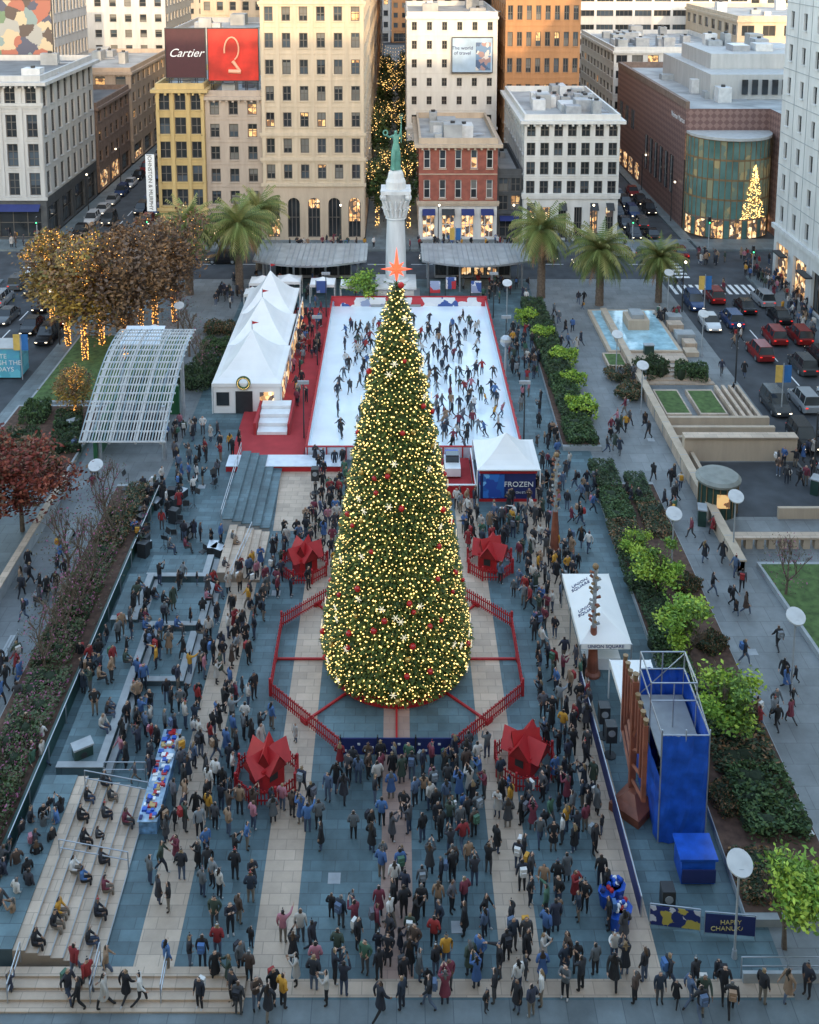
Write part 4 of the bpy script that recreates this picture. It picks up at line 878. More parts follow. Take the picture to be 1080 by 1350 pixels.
# ------------------------------------------------ christmas tree
e=empty('christmas_tree',(0,59.3,0))
TH=24.6
def rt(z): 
    base=4.45*max(0,(TH+.3-z)/22.9)**.8
    return base if z>1.6 else 4.2+.25*math.sin(max(0,z-.2)/1.4*math.pi/2)
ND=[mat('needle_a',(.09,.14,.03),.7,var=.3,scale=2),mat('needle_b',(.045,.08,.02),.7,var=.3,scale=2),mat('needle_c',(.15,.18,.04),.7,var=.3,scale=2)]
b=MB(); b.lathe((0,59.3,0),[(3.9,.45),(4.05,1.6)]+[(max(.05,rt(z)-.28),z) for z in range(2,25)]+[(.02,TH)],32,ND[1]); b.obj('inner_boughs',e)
b=MB()
def rndz():
    while True:
        z=U(.35,TH)
        if random.random()<(rt(z)+.15)/4.5: return z
def tier(z,a): return .09*math.sin(z*4.2+math.sin(a*3))
for i in range(34000):
    z=rndz(); a=U(0,2*math.pi); r=rt(z)+U(-.25,.14)+tier(z,a)
    p=Vector((r*math.cos(a),59.3+r*math.sin(a),z)); o_=Vector((math.cos(a),math.sin(a),U(-.5,.3))).normalized(); sd_=o_.cross(Vector((U(-.4,.4),U(-.4,.4),1))).normalized(); L=U(.14,.30)
    b.poly([p-sd_*L*.4-o_*L*.3,p+sd_*L*.4-o_*L*.3,p+sd_*L*.12+o_*L*.7,p-sd_*L*.12+o_*L*.7],random.choice(ND))
b.obj('needles',e)
b=MB(); zs=[.4+i*.05 for i in range(int((TH-.5)/.05))]; cum=[0]
for z in zs: cum.append(cum[-1]+rt(z)+.08)
NB=5800; j=0
for i in range(NB):
    tgt=(i+.5)/NB*cum[-1]
    while cum[j+1]<tgt: j+=1
    z=zs[j]+.05*(tgt-cum[j])/(cum[j+1]-cum[j])+U(-.11,.11); a=i*2.399963+U(-.03,.03); r=rt(z)+.10+U(-.09,.06)+tier(z,a); b.octa((r*math.cos(a),59.3+r*math.sin(a),z),random.choice((.03,.04,.05,.065)),bulbt)
b.obj('string_lights',e)
b=MB(); gold_b=mat('gold_ornament',(.55,.36,.1),.25,metal=.6,var=.1); redb=mat('red_ornament',(.5,.02,.02),.2,var=0); wb=mat('snowflake_ornament',(.8,.75,.6),.4,var=.05,emit=(1,.85,.55),es=.5)
for i in range(190):
    z=rndz(); a=U(0,2*math.pi); r=rt(z)+.18; k=i%5; c=(r*math.cos(a),59.3+r*math.sin(a),z)
    if k in(0,1): b.ball(c,U(.13,.2),redb,8)
    elif k==2: b.ball(c,U(.13,.18),gold_b,8)
    else:
        o_=Vector((math.cos(a),math.sin(a),0)); sd_=Vector((-math.sin(a),math.cos(a),0))
        for q in range(3): t=q*math.pi/3; d=sd_*math.cos(t)+Vector((0,0,1))*math.sin(t); b.cyl(Vector(c)+o_*.1-d*.22,Vector(c)+o_*.1+d*.22,.025,.025,4,wb)
b.obj('ornaments',e)
b=MB()
for j in range(40):
    a=j*2*math.pi/40; a1=(j+1)*2*math.pi/40
    b.poly([(4.2*math.cos(a),59.3+4.2*math.sin(a),0),(4.2*math.cos(a1),59.3+4.2*math.sin(a1),0),(4.2*math.cos(a1),59.3+4.2*math.sin(a1),.42),(4.2*math.cos(a),59.3+4.2*math.sin(a),.42)],red)
    b.poly([(4.2*math.cos(a),59.3+4.2*math.sin(a),.42),(4.2*math.cos(a1),59.3+4.2*math.sin(a1),.42),(3.7*math.cos(a1),59.3+3.7*math.sin(a1),.45),(3.7*math.cos(a),59.3+3.7*math.sin(a),.45)],red)
b.obj('base_skirt',e)
b=MB(); zc=TH+.8
for j in range(8):
    a=j*math.pi/4; L=.95 if j%2==0 else .62
    if j==2: L=1.35
    d=Vector((math.cos(a),0,math.sin(a))); n=Vector((-math.sin(a),0,math.cos(a)))
    for y in(-.12,.12): 
        b.poly([Vector((0,59.3,zc))+n*.17,Vector((0,59.3,zc))+d*L,Vector((0,59.3+y*1.5,zc))],starm); b.poly([Vector((0,59.3,zc))-n*.17,Vector((0,59.3,zc))+d*L,Vector((0,59.3+y*1.5,zc))],starm)
b.ball((0,59.3,zc),.16,starc,8); b.cyl((0,59.3,TH-.4),(0,59.3,zc),.05,.04,5,dark); b.obj('star_topper',e)

def picket(b,A,B,h=1.0,sp=.17,m=red):
    A=Vector(A);B=Vector(B); d=(B-A); L=d.length; d.normalize(); n=int(L/sp)
    for i in range(n+1):
        p=A+d*(L*i/n); ang_=math.atan2(d.y,d.x); M=Matrix.Translation(p)@Matrix.Rotation(ang_,4,'Z')
        b.box(-.035,.035,-.02,.02,.04,h-.08+.05*(i%2),m,M)
    M=Matrix.Translation(A)@Matrix.Rotation(math.atan2(d.y,d.x),4,'Z')
    for z in(.25,h*.75): b.box(0,L,.022,.06,z-.04,z+.04,m,M)
    b.box(-.06,.06,-.06,.06,0,h+.15,m,M)
RF=8.15; V=[Vector((RF*math.cos(math.pi/8+k*math.pi/4),59.3+RF*math.sin(math.pi/8+k*math.pi/4),0)) for k in range(8)]
b=MB()
for k in range(8):
    if k==5: continue
    picket(b,V[k],V[(k+1)%8])
b.obj('red_picket_fence')
b=MB()
for k in range(8):
    a=math.pi/4*k; M=Matrix.Translation((0,59.3,0))@Matrix.Rotation(a,4,'Z'); b.box(4.22,7.45,-.055,.055,.02,.14,red,M); b.box(7.452,7.6,-.25,.25,.02,.3,red,M)
b.obj('tree_anchor_beams')
bb=empty('sponsor_banner',(0,51.6,0)); b=MB(); b.box(-3.1,3.1,51.55,51.62,.1,1.1,navy)
for x in(-3.1,-1.05,1.05,3.1): b.box(x-.04,x+.04,51.5,51.66,0,1.25,dark)
for i in range(16): b.box(-2.9+i*.37,-2.75+i*.37,51.53,51.549,.3+.2*(i%3),.42+.2*(i%3),white)
b.obj('banner',bb)
def kiosk(g,rz):
    e=empty('red_gift_booth',g); b=MB()
    M0=Matrix.Translation(g)@Matrix.Rotation(rz,4,'Z')
    b.box(-.68,.68,-.68,.68,.05,1.35,red,M0)
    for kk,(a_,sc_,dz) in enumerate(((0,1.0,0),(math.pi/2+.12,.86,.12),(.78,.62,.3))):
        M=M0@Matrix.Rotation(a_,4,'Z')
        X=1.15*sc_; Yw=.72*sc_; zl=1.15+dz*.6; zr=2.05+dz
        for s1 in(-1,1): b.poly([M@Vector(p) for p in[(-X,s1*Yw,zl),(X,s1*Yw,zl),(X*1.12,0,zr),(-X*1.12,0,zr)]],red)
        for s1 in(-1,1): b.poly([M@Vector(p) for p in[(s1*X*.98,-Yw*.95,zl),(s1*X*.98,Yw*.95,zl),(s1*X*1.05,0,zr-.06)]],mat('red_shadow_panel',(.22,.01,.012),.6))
    for p in((0,-.69,.8),(.69,0,.8)): b.box(p[0]-.25,p[0]+.25,p[1]-.02,p[1]+.02,p[2]-.25,p[2]+.25,dark,M0)
    b.obj('booth_body',e); f=MB(); W=[Vector((g[0]+1.7*math.cos(k*math.pi/4+.39),g[1]+1.7*math.sin(k*math.pi/4+.39),0)) for k in range(8)]
    for k in range(8): picket(f,W[k],W[(k+1)%8],.95)
    f.obj('picket_fence',e)
for g,a in zip(KIOSK,(.5,-.4,.7,-.6)): kiosk(Vector((g.x,g.y,0)),a)

# ------------------------------------------------ cafe pavilions
def pavilion(name,pts,z,colx,D):
    e=empty(name,(sum(p[0] for p in pts)/len(pts),D,0)); b=MB(); rf=mat('pavilion_roof',(.34,.36,.36),.35,var=.25,scale=.5)
    b.poly([(p[0],p[1],z) for p in pts],rf); b.poly([(p[0],p[1],z-.25) for p in pts][::-1],dark)
    n=len(pts)
    for i in range(n): a=pts[i]; c=pts[(i+1)%n]; b.poly([(a[0],a[1],z-.25),(c[0],c[1],z-.25),(c[0],c[1],z),(a[0],a[1],z)],steel)
    x0=min(p[0] for p in pts); x1=max(p[0] for p in pts)
    for i in range(22):
        x=x0+(x1-x0)*(i+.5)/22; ys=[]
        for k in range(n):
            a=pts[k]; c=pts[(k+1)%n]
            if (a[0]-x)*(c[0]-x)<0: t=(x-a[0])/(c[0]-a[0]); ys.append(a[1]+(c[1]-a[1])*t)
        if len(ys)>=2: b.box(x-.05,x+.05,min(ys),max(ys),z+.003,z+.12,greym if i%3 else roofm)
    b.obj('roof',e); c=MB()
    for x,y in colx: c.cyl((x,y,0),(x,y,z-.25),.13,.13,8,steel)
    xa,xb=min(p[0] for p in colx)+1,max(p[0] for p in colx)-1
    ya=max(p[1] for p in colx)
    facade(c,(xa,ya,0),(1,0),xb-xa,0,z-.5,6,1,greym,[glA,glA,shopL],.85,.8,.1,(1,0),dark,False); c.box(xa,xb,ya+.15,ya+1.8,0,z-.5,greym)
    c.obj('cafe_and_columns',e)
def arc(x0,x1,yb,yf,bow,n=8):
    f=[(x0+(x1-x0)*i/n, yf-bow*math.sin(math.pi*i/n)) for i in range(n+1)]
    return f+[(x1,yb),(x0,yb)]
pavilion('cafe_pavilion',arc(-18.2,-3.8,134.8,127.5,2.2),4.0,[(-17,128.5),(-13,127.2),(-9,127.2),(-5,128.5),(-17,132.5),(-5,132.5)],131)
pavilion('cafe_pavilion',arc(3.2,17,134.8,127.5,2.2),4.0,[(4,128.5),(8,127.2),(12,127.2),(16,128.5),(4,132.5),(16,132.5)],131)

e=empty('stage_canopy',(-23,88,0)); b=MB(); cv=[]
for i in range(17):
    t=i/16; y=81.5+14*t; z=3.0+4.3*math.sin(t*math.pi*.56); cv.append((y,z))
cg=mat('canopy_glass',(.28,.33,.35),.15,var=.15)
for (y0,z0),(y1,z1) in zip(cv,cv[1:]):
    for x in(-26.0,-23.9,-21.7,-19.6): b.cyl((x,y0,z0),(x,y1,z1),.13,.13,6,lgr_,False)
for y,z in cv: b.box(-26.4,-19.2,y-.06,y+.06,z+.1,z+.22,lgr_)
for i in range(29): 
    x=-26.4+i*.25
    for (y0,z0),(y1,z1) in zip(cv,cv[1:]): b.poly([(x,y0,z0+.26),(x+.11,y0,z0+.26),(x+.11,y1,z1+.26),(x,y1,z1+.26)],lgry if i%4 else cg)
for x in(-25.6,-20.0):
    for y,z in((84.5,4.9),(92.5,7.1)): b.cyl((x,y,0),(x,y,z),.22,.18,8,greym)
b.poly([(-26.6,95.7,5.9),(-22.8,95.7,5.9),(-22.8,98.6,6.6),(-26.6,98.6,6.6)],plexi)
gg_=mat('green_glass_panel',(.03,.12,.05),.3); b.box(-26.0,-25.7,84,92,0,2.8,gg_); b.box(-24.5,-20.5,93,93.4,0,2.8,gg_); b.box(-24,-21,88,90,0,2.4,dark); b.obj('canopy_structure',e)
b=MB(); b.box(-19.28,-19.1,44,79,0,1.0,mat('dark_green_panel',(.02,.06,.05),.35)); 
for i in range(12): b.cyl((-19.0,45+i*3,0),(-19.0,45+i*3,1.25),.04,.04,5,steel)
b.cyl((-19.0,45,1.25),(-19.0,78,1.25),.035,.035,5,steel); b.obj('planter_wall')
b=MB(); b.box(-27.2,-26.9,40,80,0,1.1,graniteg); b.box(-27.3,-26.8,40,80,1.103,1.2,beige); b.obj('granite_parapet_wall')
b=MB(); b.box(24.1,24.6,68,118,0,1.1,beige); b.box(24.0,24.7,67.9,118.1,1.103,1.22,sand)
for i in range(17): b.box(24.05,24.65,68+i*3,68.06+i*3,.02,1.225,graniteg)
b.obj('granite_parapet_wall')
b=MB(); b.box(24.7,34.4,84.2,84.9,0,2.1,sand); b.box(24.7,34.4,84.0,85.0,2.103,2.25,beige)
for i in range(7): b.box(25.5+i*1.35,26.5+i*1.35,85.1,86.3,0,.6,greym)
b.obj('granite_wall')
for i in range(4): inst('shrub',hg[1],(27+i*2.0,86.2,.3),1.57,(.5,.35,.9))
sheet('parking_ramp',[(25.5,75.5),(34.3,75.5),(34.3,84),(25.5,84)],.012,asph)
b=MB(); b.box(25.2,25.5,75.5,84.1,0,.9,sand); b.box(29.6,34.4,75.2,75.497,0,.9,sand); b.obj('ramp_kerb_wall')
b=MB()
for i in range(12):
    x=24.9+i*.85; b.box(x,x+.5,71.2,71.8,0,.8,sand)
b.box(24.8,35,71.1,71.9,.803,.95,beige); b.obj('stone_balustrade')
fw=mat('fountain_water',(.35,.55,.62),.08,var=.25,scale=1.2)
b=MB(); b.box(22.8,30.8,107,119.6,0,.45,sand); b.box(23.2,30.4,107.4,119.2,.453,.47,fw); b.box(22.8,30.8,104.9,106.99,0,.3,beige)
for i in range(5): b.box(24+i*.2,32-i*.2,99.5+i*.75,100.25+i*.75,0,.12+.12*i,beige)
b.box(26.2,28.6,113,116,.47,1.6,sand); b.box(26.7,28.1,113.5,115.5,1.603,2.1,graniteg)
for i in range(7): b.box(31+.4*(i%2),32.4+.3*(i%3),106.5+i*1.8,108+i*1.8,0,.5+.3*(i%3),(sand,beige,graniteg)[i%3])
b.obj('fountain')
b=MB()
for i in range(3): b.box(24.9,34.2,87.3+i*1.5,87.7+i*1.5,0,.6+.2*i,sand)
for i in range(4): b.box(31.4+i*.7,31.7+i*.7,91,98,0,.7,beige)
b.obj('terrace_walls')
g=G(945,672); b=MB(); kg=mat('kiosk_green',(.02,.05,.04),.4)
b.lathe((g.x,g.y,0),[(1.5,0),(1.5,2.6)],20,kg); b.lathe((g.x,g.y,2.6),[(1.7,0),(1.75,.2),(1.5,.4),(.2,.5)],24,mat('kiosk_roof',(.2,.21,.19),.6))
for k in range(10): a=math.pi+k*math.pi/9; b.box(-.03,.03,-.03,.03,0,2.6,goldtr,Matrix.Translation((g.x+1.53*math.cos(a),g.y+1.53*math.sin(a),0)))
b.box(g.x-.5,g.x+.5,g.y-1.56,g.y-1.45,1.0,2.1,glL); b.obj('round_kiosk')
lamp=MB(); lamp.cyl((0,0,0),(0,0,.4),.14,.1,8,greym); lamp.cyl((0,0,.4),(0,0,4.8),.06,.05,8,greym); lamp.cyl((0,0,4.75),(0,-.05,4.85),.56,.56,18,lgr_); lamp.cyl((0,0,4.5),(0,-.01,4.75),.1,.3,10,greym); lm=lamp.mesh('plaza_lamp')
for px,py in[(968,1262),(1043,908),(966,735),(845,545),(812,500),(668,425),(205,492),(238,458),(885,760),(925,470),(880,410),(130,690)]:
    g=G(px,py); inst('plaza_lamp_post',lm,g,0,1.0)
for px,py,h in((731,727,7.6),(781,889,7.2)):
    g=G(px,py); b=MB(); b.lathe((g.x,g.y,0),[(.5,0),(.5,.15),(.36,.3),(.2,3.0),(.2,3.2)],14,mahog); b.lathe((g.x,g.y,3.2),[(.12,0),(.12,h-3.4)],8,greym)
    for i in range(26):
        a=i*2.4; z=3.3+i*(h-3.6)/26; b.cyl((g.x,g.y,z),(g.x+.34*math.cos(a),g.y+.34*math.sin(a),z+.18),.06,.1,5,(graniteg,mahog,goldtr)[i%3])
    b.ball((g.x,g.y,h),.2,goldtr); b.obj('sculptural_light_pylon')
g=G(666,500); b=MB(); b.lathe((g.x,g.y,0),[(.2,0),(.12,.5),(.1,3.6)],10,greym); b.ball((g.x,g.y,4.1),.6,steel,14); b.obj('globe_sculpture')

# ------------------------------------------------ menorah and scaffold
e=empty('tarp_wrapped_scaffold',(14.2,48.4,0)); b=MB(); x0,x1,y0,y1=13.05,15.4,46,50.7
def tarp(p,q,z0,z1,n=9):
    p=Vector((*p,0)); q=Vector((*q,0)); d=q-p; nn=Vector((d.y,-d.x,0)).normalized(); rows=6; G_=[]
    for j in range(rows+1): G_.append([p+d*(i/n)+nn*(U(0,.14) if 0<i<n else 0)+Vector((0,0,z0+(z1-z0)*j/rows)) for i in range(n+1)])
    for j in range(rows):
        for i in range(n): b.poly([G_[j][i],G_[j][i+1],G_[j+1][i+1],G_[j+1][i]],blue)
tarp((x0,y0),(x1,y0),.03,6); tarp((x1,y0),(x1,y1),.03,6); tarp((x0,y1),(x0,y0),.03,3.6); tarp((x1,y1),(x0,y1),.03,6)
b.box(x0+.05,x1-.05,y0+.05,y1-.05,4.4,4.5,graniteg)
b.obj('tarp',e); b=MB()
for x in(x0,(x0+x1)/2,x1):
    for y in(y0,(y0+y1)/2,y1): b.cyl((x,y,0),(x,y,7.0 if y>y0 else 6.3),.04,.04,5,steel)
for z in(6.0,7.0):
    for y in(y0,(y0+y1)/2,y1):
        if z>6.5 and y==y0: continue
        b.cyl((x0,y,z),(x1,y,z),.04,.04,5,steel)
    for x in(x0,x1): b.cyl((x,y0 if z<6.5 else (y0+y1)/2,z),(x,y1,z),.04,.04,5,steel)
b.cyl((x0,y1,4.5),(x1,y1,6.9),.03,.03,5,steel); b.cyl((x1,y0,6),(x1,y1,7),.03,.03,5,steel); b.obj('scaffold_tubes',e)
e=empty('wooden_menorah',(12.2,48.5,0)); b=MB(); xm=12.25; yc=48.4
b.lathe((xm,yc-.4,0),[(1.25,0),(1.25,.45),(.8,.7),(.3,1.1)],4,mahog); b.box(xm-.16,xm+.16,yc-.16,yc+.16,.9,7.1,mahog)
for k in range(1,5):
    wd=k*.58; zb=5.4-k*.85
    for s1 in(-1,1):
        b.cyl((xm,yc+s1*.1,zb-.5),(xm,yc+s1*wd,zb+.35),.11,.11,4,mahog)
        b.box(xm-.11,xm+.11,yc+s1*wd-.11,yc+s1*wd+.11,zb+.3,6.5,mahog); b.cyl((xm,yc+s1*wd,6.5),(xm,yc+s1*wd,6.8),.09,.15,8,goldtr)
b.cyl((xm,yc,7.1),(xm,yc,7.5),.1,.18,8,goldtr); b.obj('menorah_frame',e)
b=MB(); b.box(13.6,15.2,43.7,45.0,0,1.3,blue); b.box(13.5,15.3,43.6,45.1,1.303,1.42,blue); b.box(13.6,15.2,43.55,43.597,.2,.9,navy); b.obj('tarp_covered_crate')
def rail(name,A,B,h=1.1,panel=None,sp=1.8):
    A=Vector(A);B=Vector(B); d=B-A; L=d.length; n=max(1,int(L/sp)); b=MB(); q=d.normalized()
    for i in range(n+1): p=A+q*(L*i/n); b.cyl(p,p+Vector((0,0,h)),.03,.03,5,steel)
    for z in((h,) if panel else (h,h*.55)): b.cyl(A+Vector((0,0,z)),B+Vector((0,0,z)),.03,.03,5,steel,False)
    if panel: M=Matrix.Translation(A)@Matrix.Rotation(math.atan2(d.y,d.x),4,'Z'); b.box(0,L,-.06,-.04,.12,h-.05,panel,M)
    return b.obj(name)
rail('crowd_barrier',(11.1,57,0),(11.3,42,0),1.1,navy)
yb=patches('banner_print',[(.02,.03,.15),(.5,.4,.08),(.02,.03,.15),(.6,.6,.65)],2.6)
rail('banner_barrier',(11.6,41.6,0),(13.8,41.3,0),1.15,yb); rail('banner_barrier',(14.0,41.2,0),(16.2,41.0,0),1.15,navy)
eb=empty('holiday_banner_lettering',(15.1,41.0,.6)); text('HAPPY\nCHANUKAH',(15.1,41.0,.62),FC,.32,mat('gold_letter',(.6,.5,.2),.5),eb)
rail('steel_handrail',(-16.3,44.4,.75),(-13,44.4,.05),1.0); rail('steel_handrail',(-16.3,48.6,.75),(-13,48.6,.05),1.0); rail('steel_handrail',(-15.7,50.0,0),(-13.5,50.0,0),1.0)
for x in(-16.5,-13,-10): rail('steel_handrail',(x,39.6,.3),(x,38.0,0),1.0)
rail('steel_handrail',(-11.6,66.8,0),(-10.9,73.0,0),1.1); rail('steel_handrail',(-13.3,73.5,.8),(-13.3,84,.8),1.0)
rail('steel_handrail',(15,39.2,0),(25,39.2,0),1.0)
b=MB(); b.box(15,26,38.9,39.05,0,.5,graniteg); b.obj('granite_kerb')
def bench(x,y,rz,m=white):
    e=empty('park_bench',(x,y,0)); b=MB(); M=Matrix.Translation((x,y,0))@Matrix.Rotation(rz,4,'Z')
    for i in range(3): b.box(-1,1,-.25+i*.18,-.1+i*.18,.43,.47,m,M)
    for i in range(2): b.box(-1,1,.3,.33,.55+i*.2,.7+i*.2,m,M)
    for s1 in(-.85,.85): b.box(s1-.03,s1+.03,-.22,.26,0,.42,dark,M); b.box(s1-.03,s1+.03,.27,.297,.42,.95,dark,M)
    b.obj('seat_and_backrest',e)
g=G(1052,1090); bench(g.x,g.y,1.8); 
for y in(60,66,72): bench(-24.5,y,-1.57,graniteg)
b=MB(); b.box(-13.0,-12.1,46.5,52.5,0,.76,mat('table_cloth_blue',(.15,.3,.5),.8,var=.6,scale=3)); b.box(-13.05,-12.05,46.4,52.6,.763,.8,mat('table_cloth_pale',(.3,.42,.55),.8,var=.4,scale=2)); 
for i in range(90):
    x,y=U(-13,-12.3),U(46.5,52.3); b.box(x,x+U(.1,.3),y,y+U(.1,.3),.803,.803+U(.02,.14),random.choice([red,white,blue,gold,navy,blue]))
b.obj('craft_table')
for i in range(38):
    g=G(U(165,290),U(640,735)); 
    if blocked(g.x,g.y): continue
    k=i%4
    b=MB()
    if k==0: b.box(-.35,.35,-.3,.3,.0,1.1,dark); b.cyl((0,-.31,.35),(0,-.33,.35),.24,.24,12,greym); b.cyl((0,-.31,.8),(0,-.33,.8),.13,.13,10,greym); nm_='loudspeaker'
    elif k==1:
        b.cyl((0,0,0),(0,0,1.25),.02,.02,5,dark); b.box(-.28,.28,-.02,.02,1.1,1.5,dark,Matrix.Rotation(-.3,4,'X')); 
        for t in range(3): b.cyl((0,0,.3),(.3*math.cos(t*2.1),.3*math.sin(t*2.1),0),.015,.015,4,dark)
        nm_='music_stand'
    elif k==2:
        b.box(-.22,.22,-.22,.22,.42,.46,dark); b.box(-.22,.22,.2,.24,.5,.9,dark)
        for sx in(-.2,.2):
            for sy in(-.2,.2): b.cyl((sx,sy,0),(sx,sy,.42),.015,.015,4,steel)
        nm_='folding_chair'
    else: b.box(-.5,.5,-.35,.35,0,.6,dark); b.box(-.5,.5,-.35,.35,.603,.63,steel); nm_='equipment_case'
    o=b.obj(nm_); o.location=g; o.rotation_euler=(0,0,U(0,6.28))
for p,h in[((11.7,53),2.0),((11.8,51.6),2.0),((12.6,42.4),1.2),((-6.6,79),2.2)]:
    b=MB(); x,y=p; b.box(x-.3,x+.3,y-.3,y+.3,h-1.0,h,dark); b.cyl((x,y,0),(x,y,h-1.0),.04,.04,5,dark); b.cyl((x,y,0),(x,y,.05),.35,.35,8,dark); b.cyl((x,y-.3,h-.4),(x,y-.32,h-.4),.2,.2,10,greym); b.obj('loudspeaker')
g=G(800,1200); b=MB()
for i in range(5):
    x=g.x+U(-.8,.8); y=g.y+U(-.8,.8); b.cyl((x,y,0),(x,y,.75),.3,.42,8,blue)
    for q in range(6): b.ball((x+U(-.25,.25),y+U(-.25,.25),.85+U(0,.12)),.12,random.choice((red,white,blue,navy)),6)
b.obj('souvenir_stand')
e=empty('ticket_container',(-41,103,0)); b=MB(); cb=patches('container_print',[(.1,.4,.5),(.15,.5,.6),(.4,.1,.1),(.1,.35,.5)],.8); b.box(-43.2,-38.5,101.5,104,-.1,3.0,cb); b.box(-43.3,-38.4,101.4,104.1,3.003,3.12,lgry); b.obj('box',e); text('SKATE\nTHROUGH THE\nHOLIDAYS',(-40.8,101.45,1.5),FC,.7,white,e)
tl=MB(); tl.cyl((0,0,0),(0,0,4.6),.07,.06,7,greym); tl.box(-.17,.17,-.15,.15,3.5,4.5,dark)
for i,m in enumerate((glA,glA,mat('green_signal',(.02,.3,.1),.4,var=0,emit=(.1,1,.4),es=3))): tl.cyl((0,-.16,4.3-i*.3),(0,-.2,4.3-i*.3),.1,.1,8,m)
tl=tl.mesh('traffic_light')
for x,y in((34.9,131.5),(46.6,132),(34,146),(45,146),(-37.5,131.5),(-51.8,146),(-36,146.5)): inst('traffic_light',tl,(x,y,0))
sl_=MB(); sl_.cyl((0,0,0),(0,0,6.5),.09,.06,7,dark); sl_.cyl((0,0,6.4),(0,-1.3,6.8),.04,.04,5,dark); sl_.ball((0,-1.3,6.6),.16,head,8); sl_=sl_.mesh('street_lamp')
for x,y in((-30,146),(-20,146),(-8,146),(6,146),(17,146),(28,146),(34.2,120),(34.2,100),(34.2,80),(-37.2,110),(-37.2,90),(43.2,160),(43.2,180),(34,165),(34,190),(-37,165),(-37,190),(-50,165),(-50,185)): inst('street_lamp',sl_,(x,y,0),U(-.3,.3))
bn=MB(); bn.cyl((0,0,0),(0,0,5),.06,.05,6,greym); bn.box(.08,.75,-.015,.015,3.1,4.8,mat('banner_blue',(.03,.15,.4),.7)); bn.box(-.75,-.08,-.015,.015,3.1,4.8,mat('banner_gold',(.6,.4,.1),.7)); bn=bn.mesh('lamp_banner')
for px,py in((1030,545),(928,415),(600,345),(30,500)): inst('banner_lamp_post',bn,G(px,py))
bx=MB(); bx.box(-.5,.5,-.3,.3,0,1.3,kg); bx.box(-.55,.55,-.35,.35,1.303,1.4,greym); bx.cyl((0,-.31,.9),(0,-.33,.9),.18,.18,8,dark); bx=bx.mesh('bin')
for px,py in((925,690),(1075,650),(560,345),(98,572),(110,1010),(855,470),(690,640)): inst('litter_bin',bx,G(px,py),U(0,6))

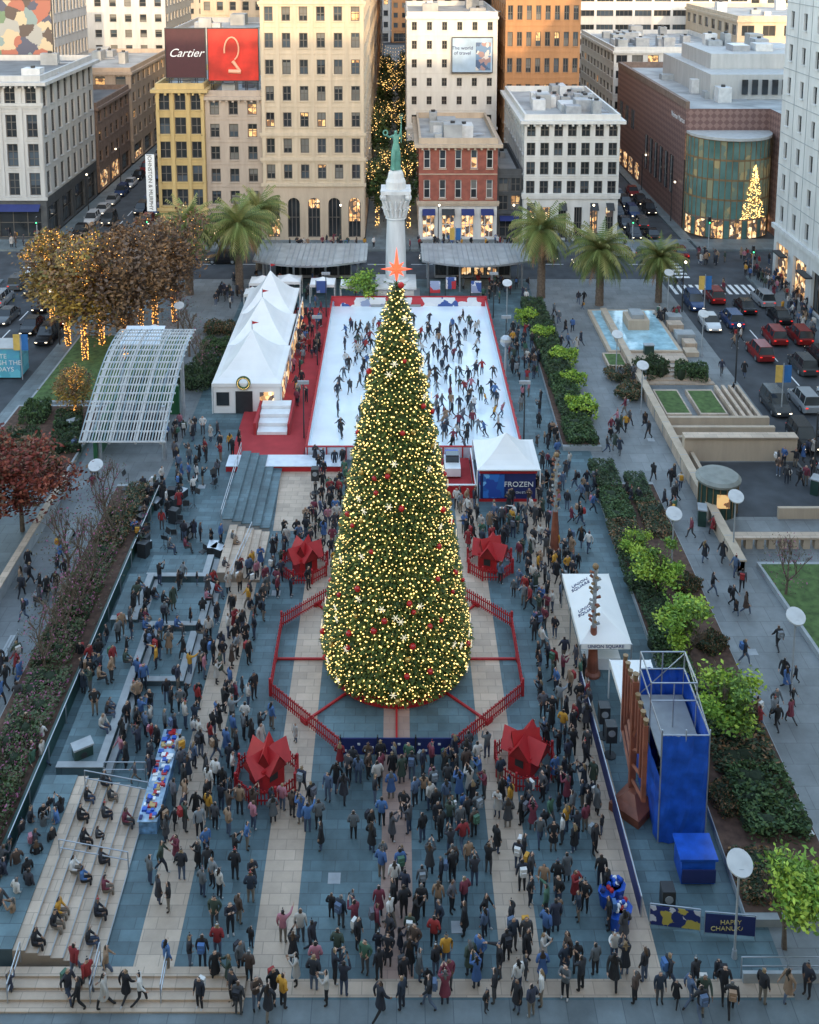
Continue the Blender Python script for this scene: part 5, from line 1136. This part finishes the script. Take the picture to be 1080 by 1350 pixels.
# ------------------------------------------------ vehicles
def car_mesh(name,paint,kind='sedan'):
    b=MB(); L=2.3; suv=kind!='sedan'; ht=1.45 if not suv else 1.75; hb=.92 if not suv else 1.05
    S=[(-L,.72,.35,hb-.18),(-L+.15,.86,.25,hb-.04),(-1.2,.92,.22,hb),(0,.93,.22,hb+.02),(1.1,.91,.22,hb-.02),(L-.5,.86,.24,hb-.14),(L-.1,.76,.28,hb-.28),(L,.66,.36,hb-.36)]
    if kind=='van': S=[(-L,.8,.3,1.1),(-L+.1,.95,.25,1.15),(0,.97,.22,1.15),(L-.6,.95,.22,1.1),(L-.1,.85,.28,.95),(L,.75,.35,.8)]; ht=2.1
    rings=[[(-w_,y,z0),(-w_*1.0,y,z0+(z1-z0)*.6),(-w_*.88,y,z1),(w_*.88,y,z1),(w_,y,z0+(z1-z0)*.6),(w_,y,z0)] for y,w_,z0,z1 in S]
    for A,B in zip(rings,rings[1:]):
        for i in range(6): b.poly([A[i],B[i],B[(i+1)%6],A[(i+1)%6]],paint)
    b.poly(rings[0][::-1],paint); b.poly(rings[-1],paint)
    y0,y1,y2,y3=(-1.75,-1.0,.35,1.1) if not suv else (-2.15,-1.9,.4,1.15)
    if kind=='van': y0,y1,y2,y3=-2.25,-2.2,1.0,1.75
    wl,wt=.80,.64; zb=S[2][3]-.03
    bs=[(-wl,y0,zb),(wl,y0,zb),(wl,y3,zb),(-wl,y3,zb)]; tp_=[(-wt,y1,ht),(wt,y1,ht),(wt,y2,ht),(-wt,y2,ht)]
    for i in range(4): b.poly([bs[i],bs[(i+1)%4],tp_[(i+1)%4],tp_[i]],glA)
    b.box(-wt,wt,y1,y2,ht-.005,ht+.04,paint)
    for sx in(-1,1):
        for yy in(y1+.02,(y1+y2)/2,y2-.02): b.cyl((sx*(wl-.0),yy+(.0),zb),(sx*wt,yy,ht),.045,.045,4,paint,False)
        for yy in(-1.4,1.4): b.cyl((sx*.74,yy,.33),(sx*.95,yy,.33),.34,.34,14,dark); b.cyl((sx*.95,yy,.33),(sx*.96,yy,.33),.2,.18,10,steel)
        b.box(sx*.64-.11,sx*.64+.11,-L-.02,-L+.03,hb-.30,hb-.2,tail); b.box(sx*.55-.12,sx*.55+.12,L-.06,L+.02,hb-.47,hb-.39,head)
        b.box(sx*.98-.08,sx*.98+.08,.72,.86,hb,hb+.13,paint)
    return b.mesh(name)
paints=[mat('car_paint_'+n,c,.25,metal=.2,var=.03) for n,c in(('black',(.015,.015,.018)),('white',(.6,.61,.62)),('silver',(.3,.32,.34)),('grey',(.1,.11,.12)),('red',(.22,.02,.02)),('blue',(.03,.06,.15)),('black2',(.02,.02,.024)),('grey2',(.06,.065,.07)))]
cars=[car_mesh('car',p,k) for p in paints for k in('sedan','suv')]+[car_mesh('van',paints[1],'van')]
def car(x,y,rz=0,i=None,name='parked_car'): inst(name,cars[i] if i is not None else random.choice(cars[:16]),(x,y,-.3),rz+U(-.03,.03))
for y in range(88,130,6): car(45.2,y+U(-.4,.4))
for y in range(60,124,7): car(36.4,y+U(-.5,.5),3.14) if not 100<y<112 else None
for x,y,r in((39.2,107.5,0),(42.4,112,0),(42.5,104,0),(39.4,95.5,0),(42.5,96,0),(39.2,117,0),(42.2,121.5,0),(39.5,125,0),(39.3,88,0),(42.3,88.5,0)): car(x,y,r,name='car')
for y in range(152,330,6):
    if random.random()<.9: car(35.6,y,3.14)
    if random.random()<.8: car(41.2,y+2,3.14)
    if random.random()<.7: car(38.2+U(-.3,.3),y,random.choice((0,3.14)),name='car')
for x,r,i,nm_ in((-30,1.57,None,'car'),(-15.5,1.57,16,'van'),(-11,1.57,0,'car'),(-7,1.57,6,'car'),(5.5,1.57,2,'car'),(9.5,1.57,0,'car'),(14,1.57,3,'car'),(20,-1.57,6,'car'),(26.5,1.57,7,'car'),(40,0,8,'car'),(-24,1.57,1,'car'),(31.5,1.57,4,'car')): car(x,U(138.5,141.5) if x<30 else 143,r,i,nm_)
for y in range(112,131,6): car(-39.2,y,3.14); car(-48.8,y,0)
for y in range(70,108,6): car(-48.8,y,0); 
for x,y in((-43,122),(-46,118),(-42.5,129),(-46,128),(-42,115),(-45.5,110)): car(x,y,3.14,name='car')
for y in range(154,330,6):
    car(-48,y,3.14); car(-39.2,y,3.14)
    if random.random()<.7: car(-43.5+U(-2,2),y,random.choice((0,3.14)),name='car')
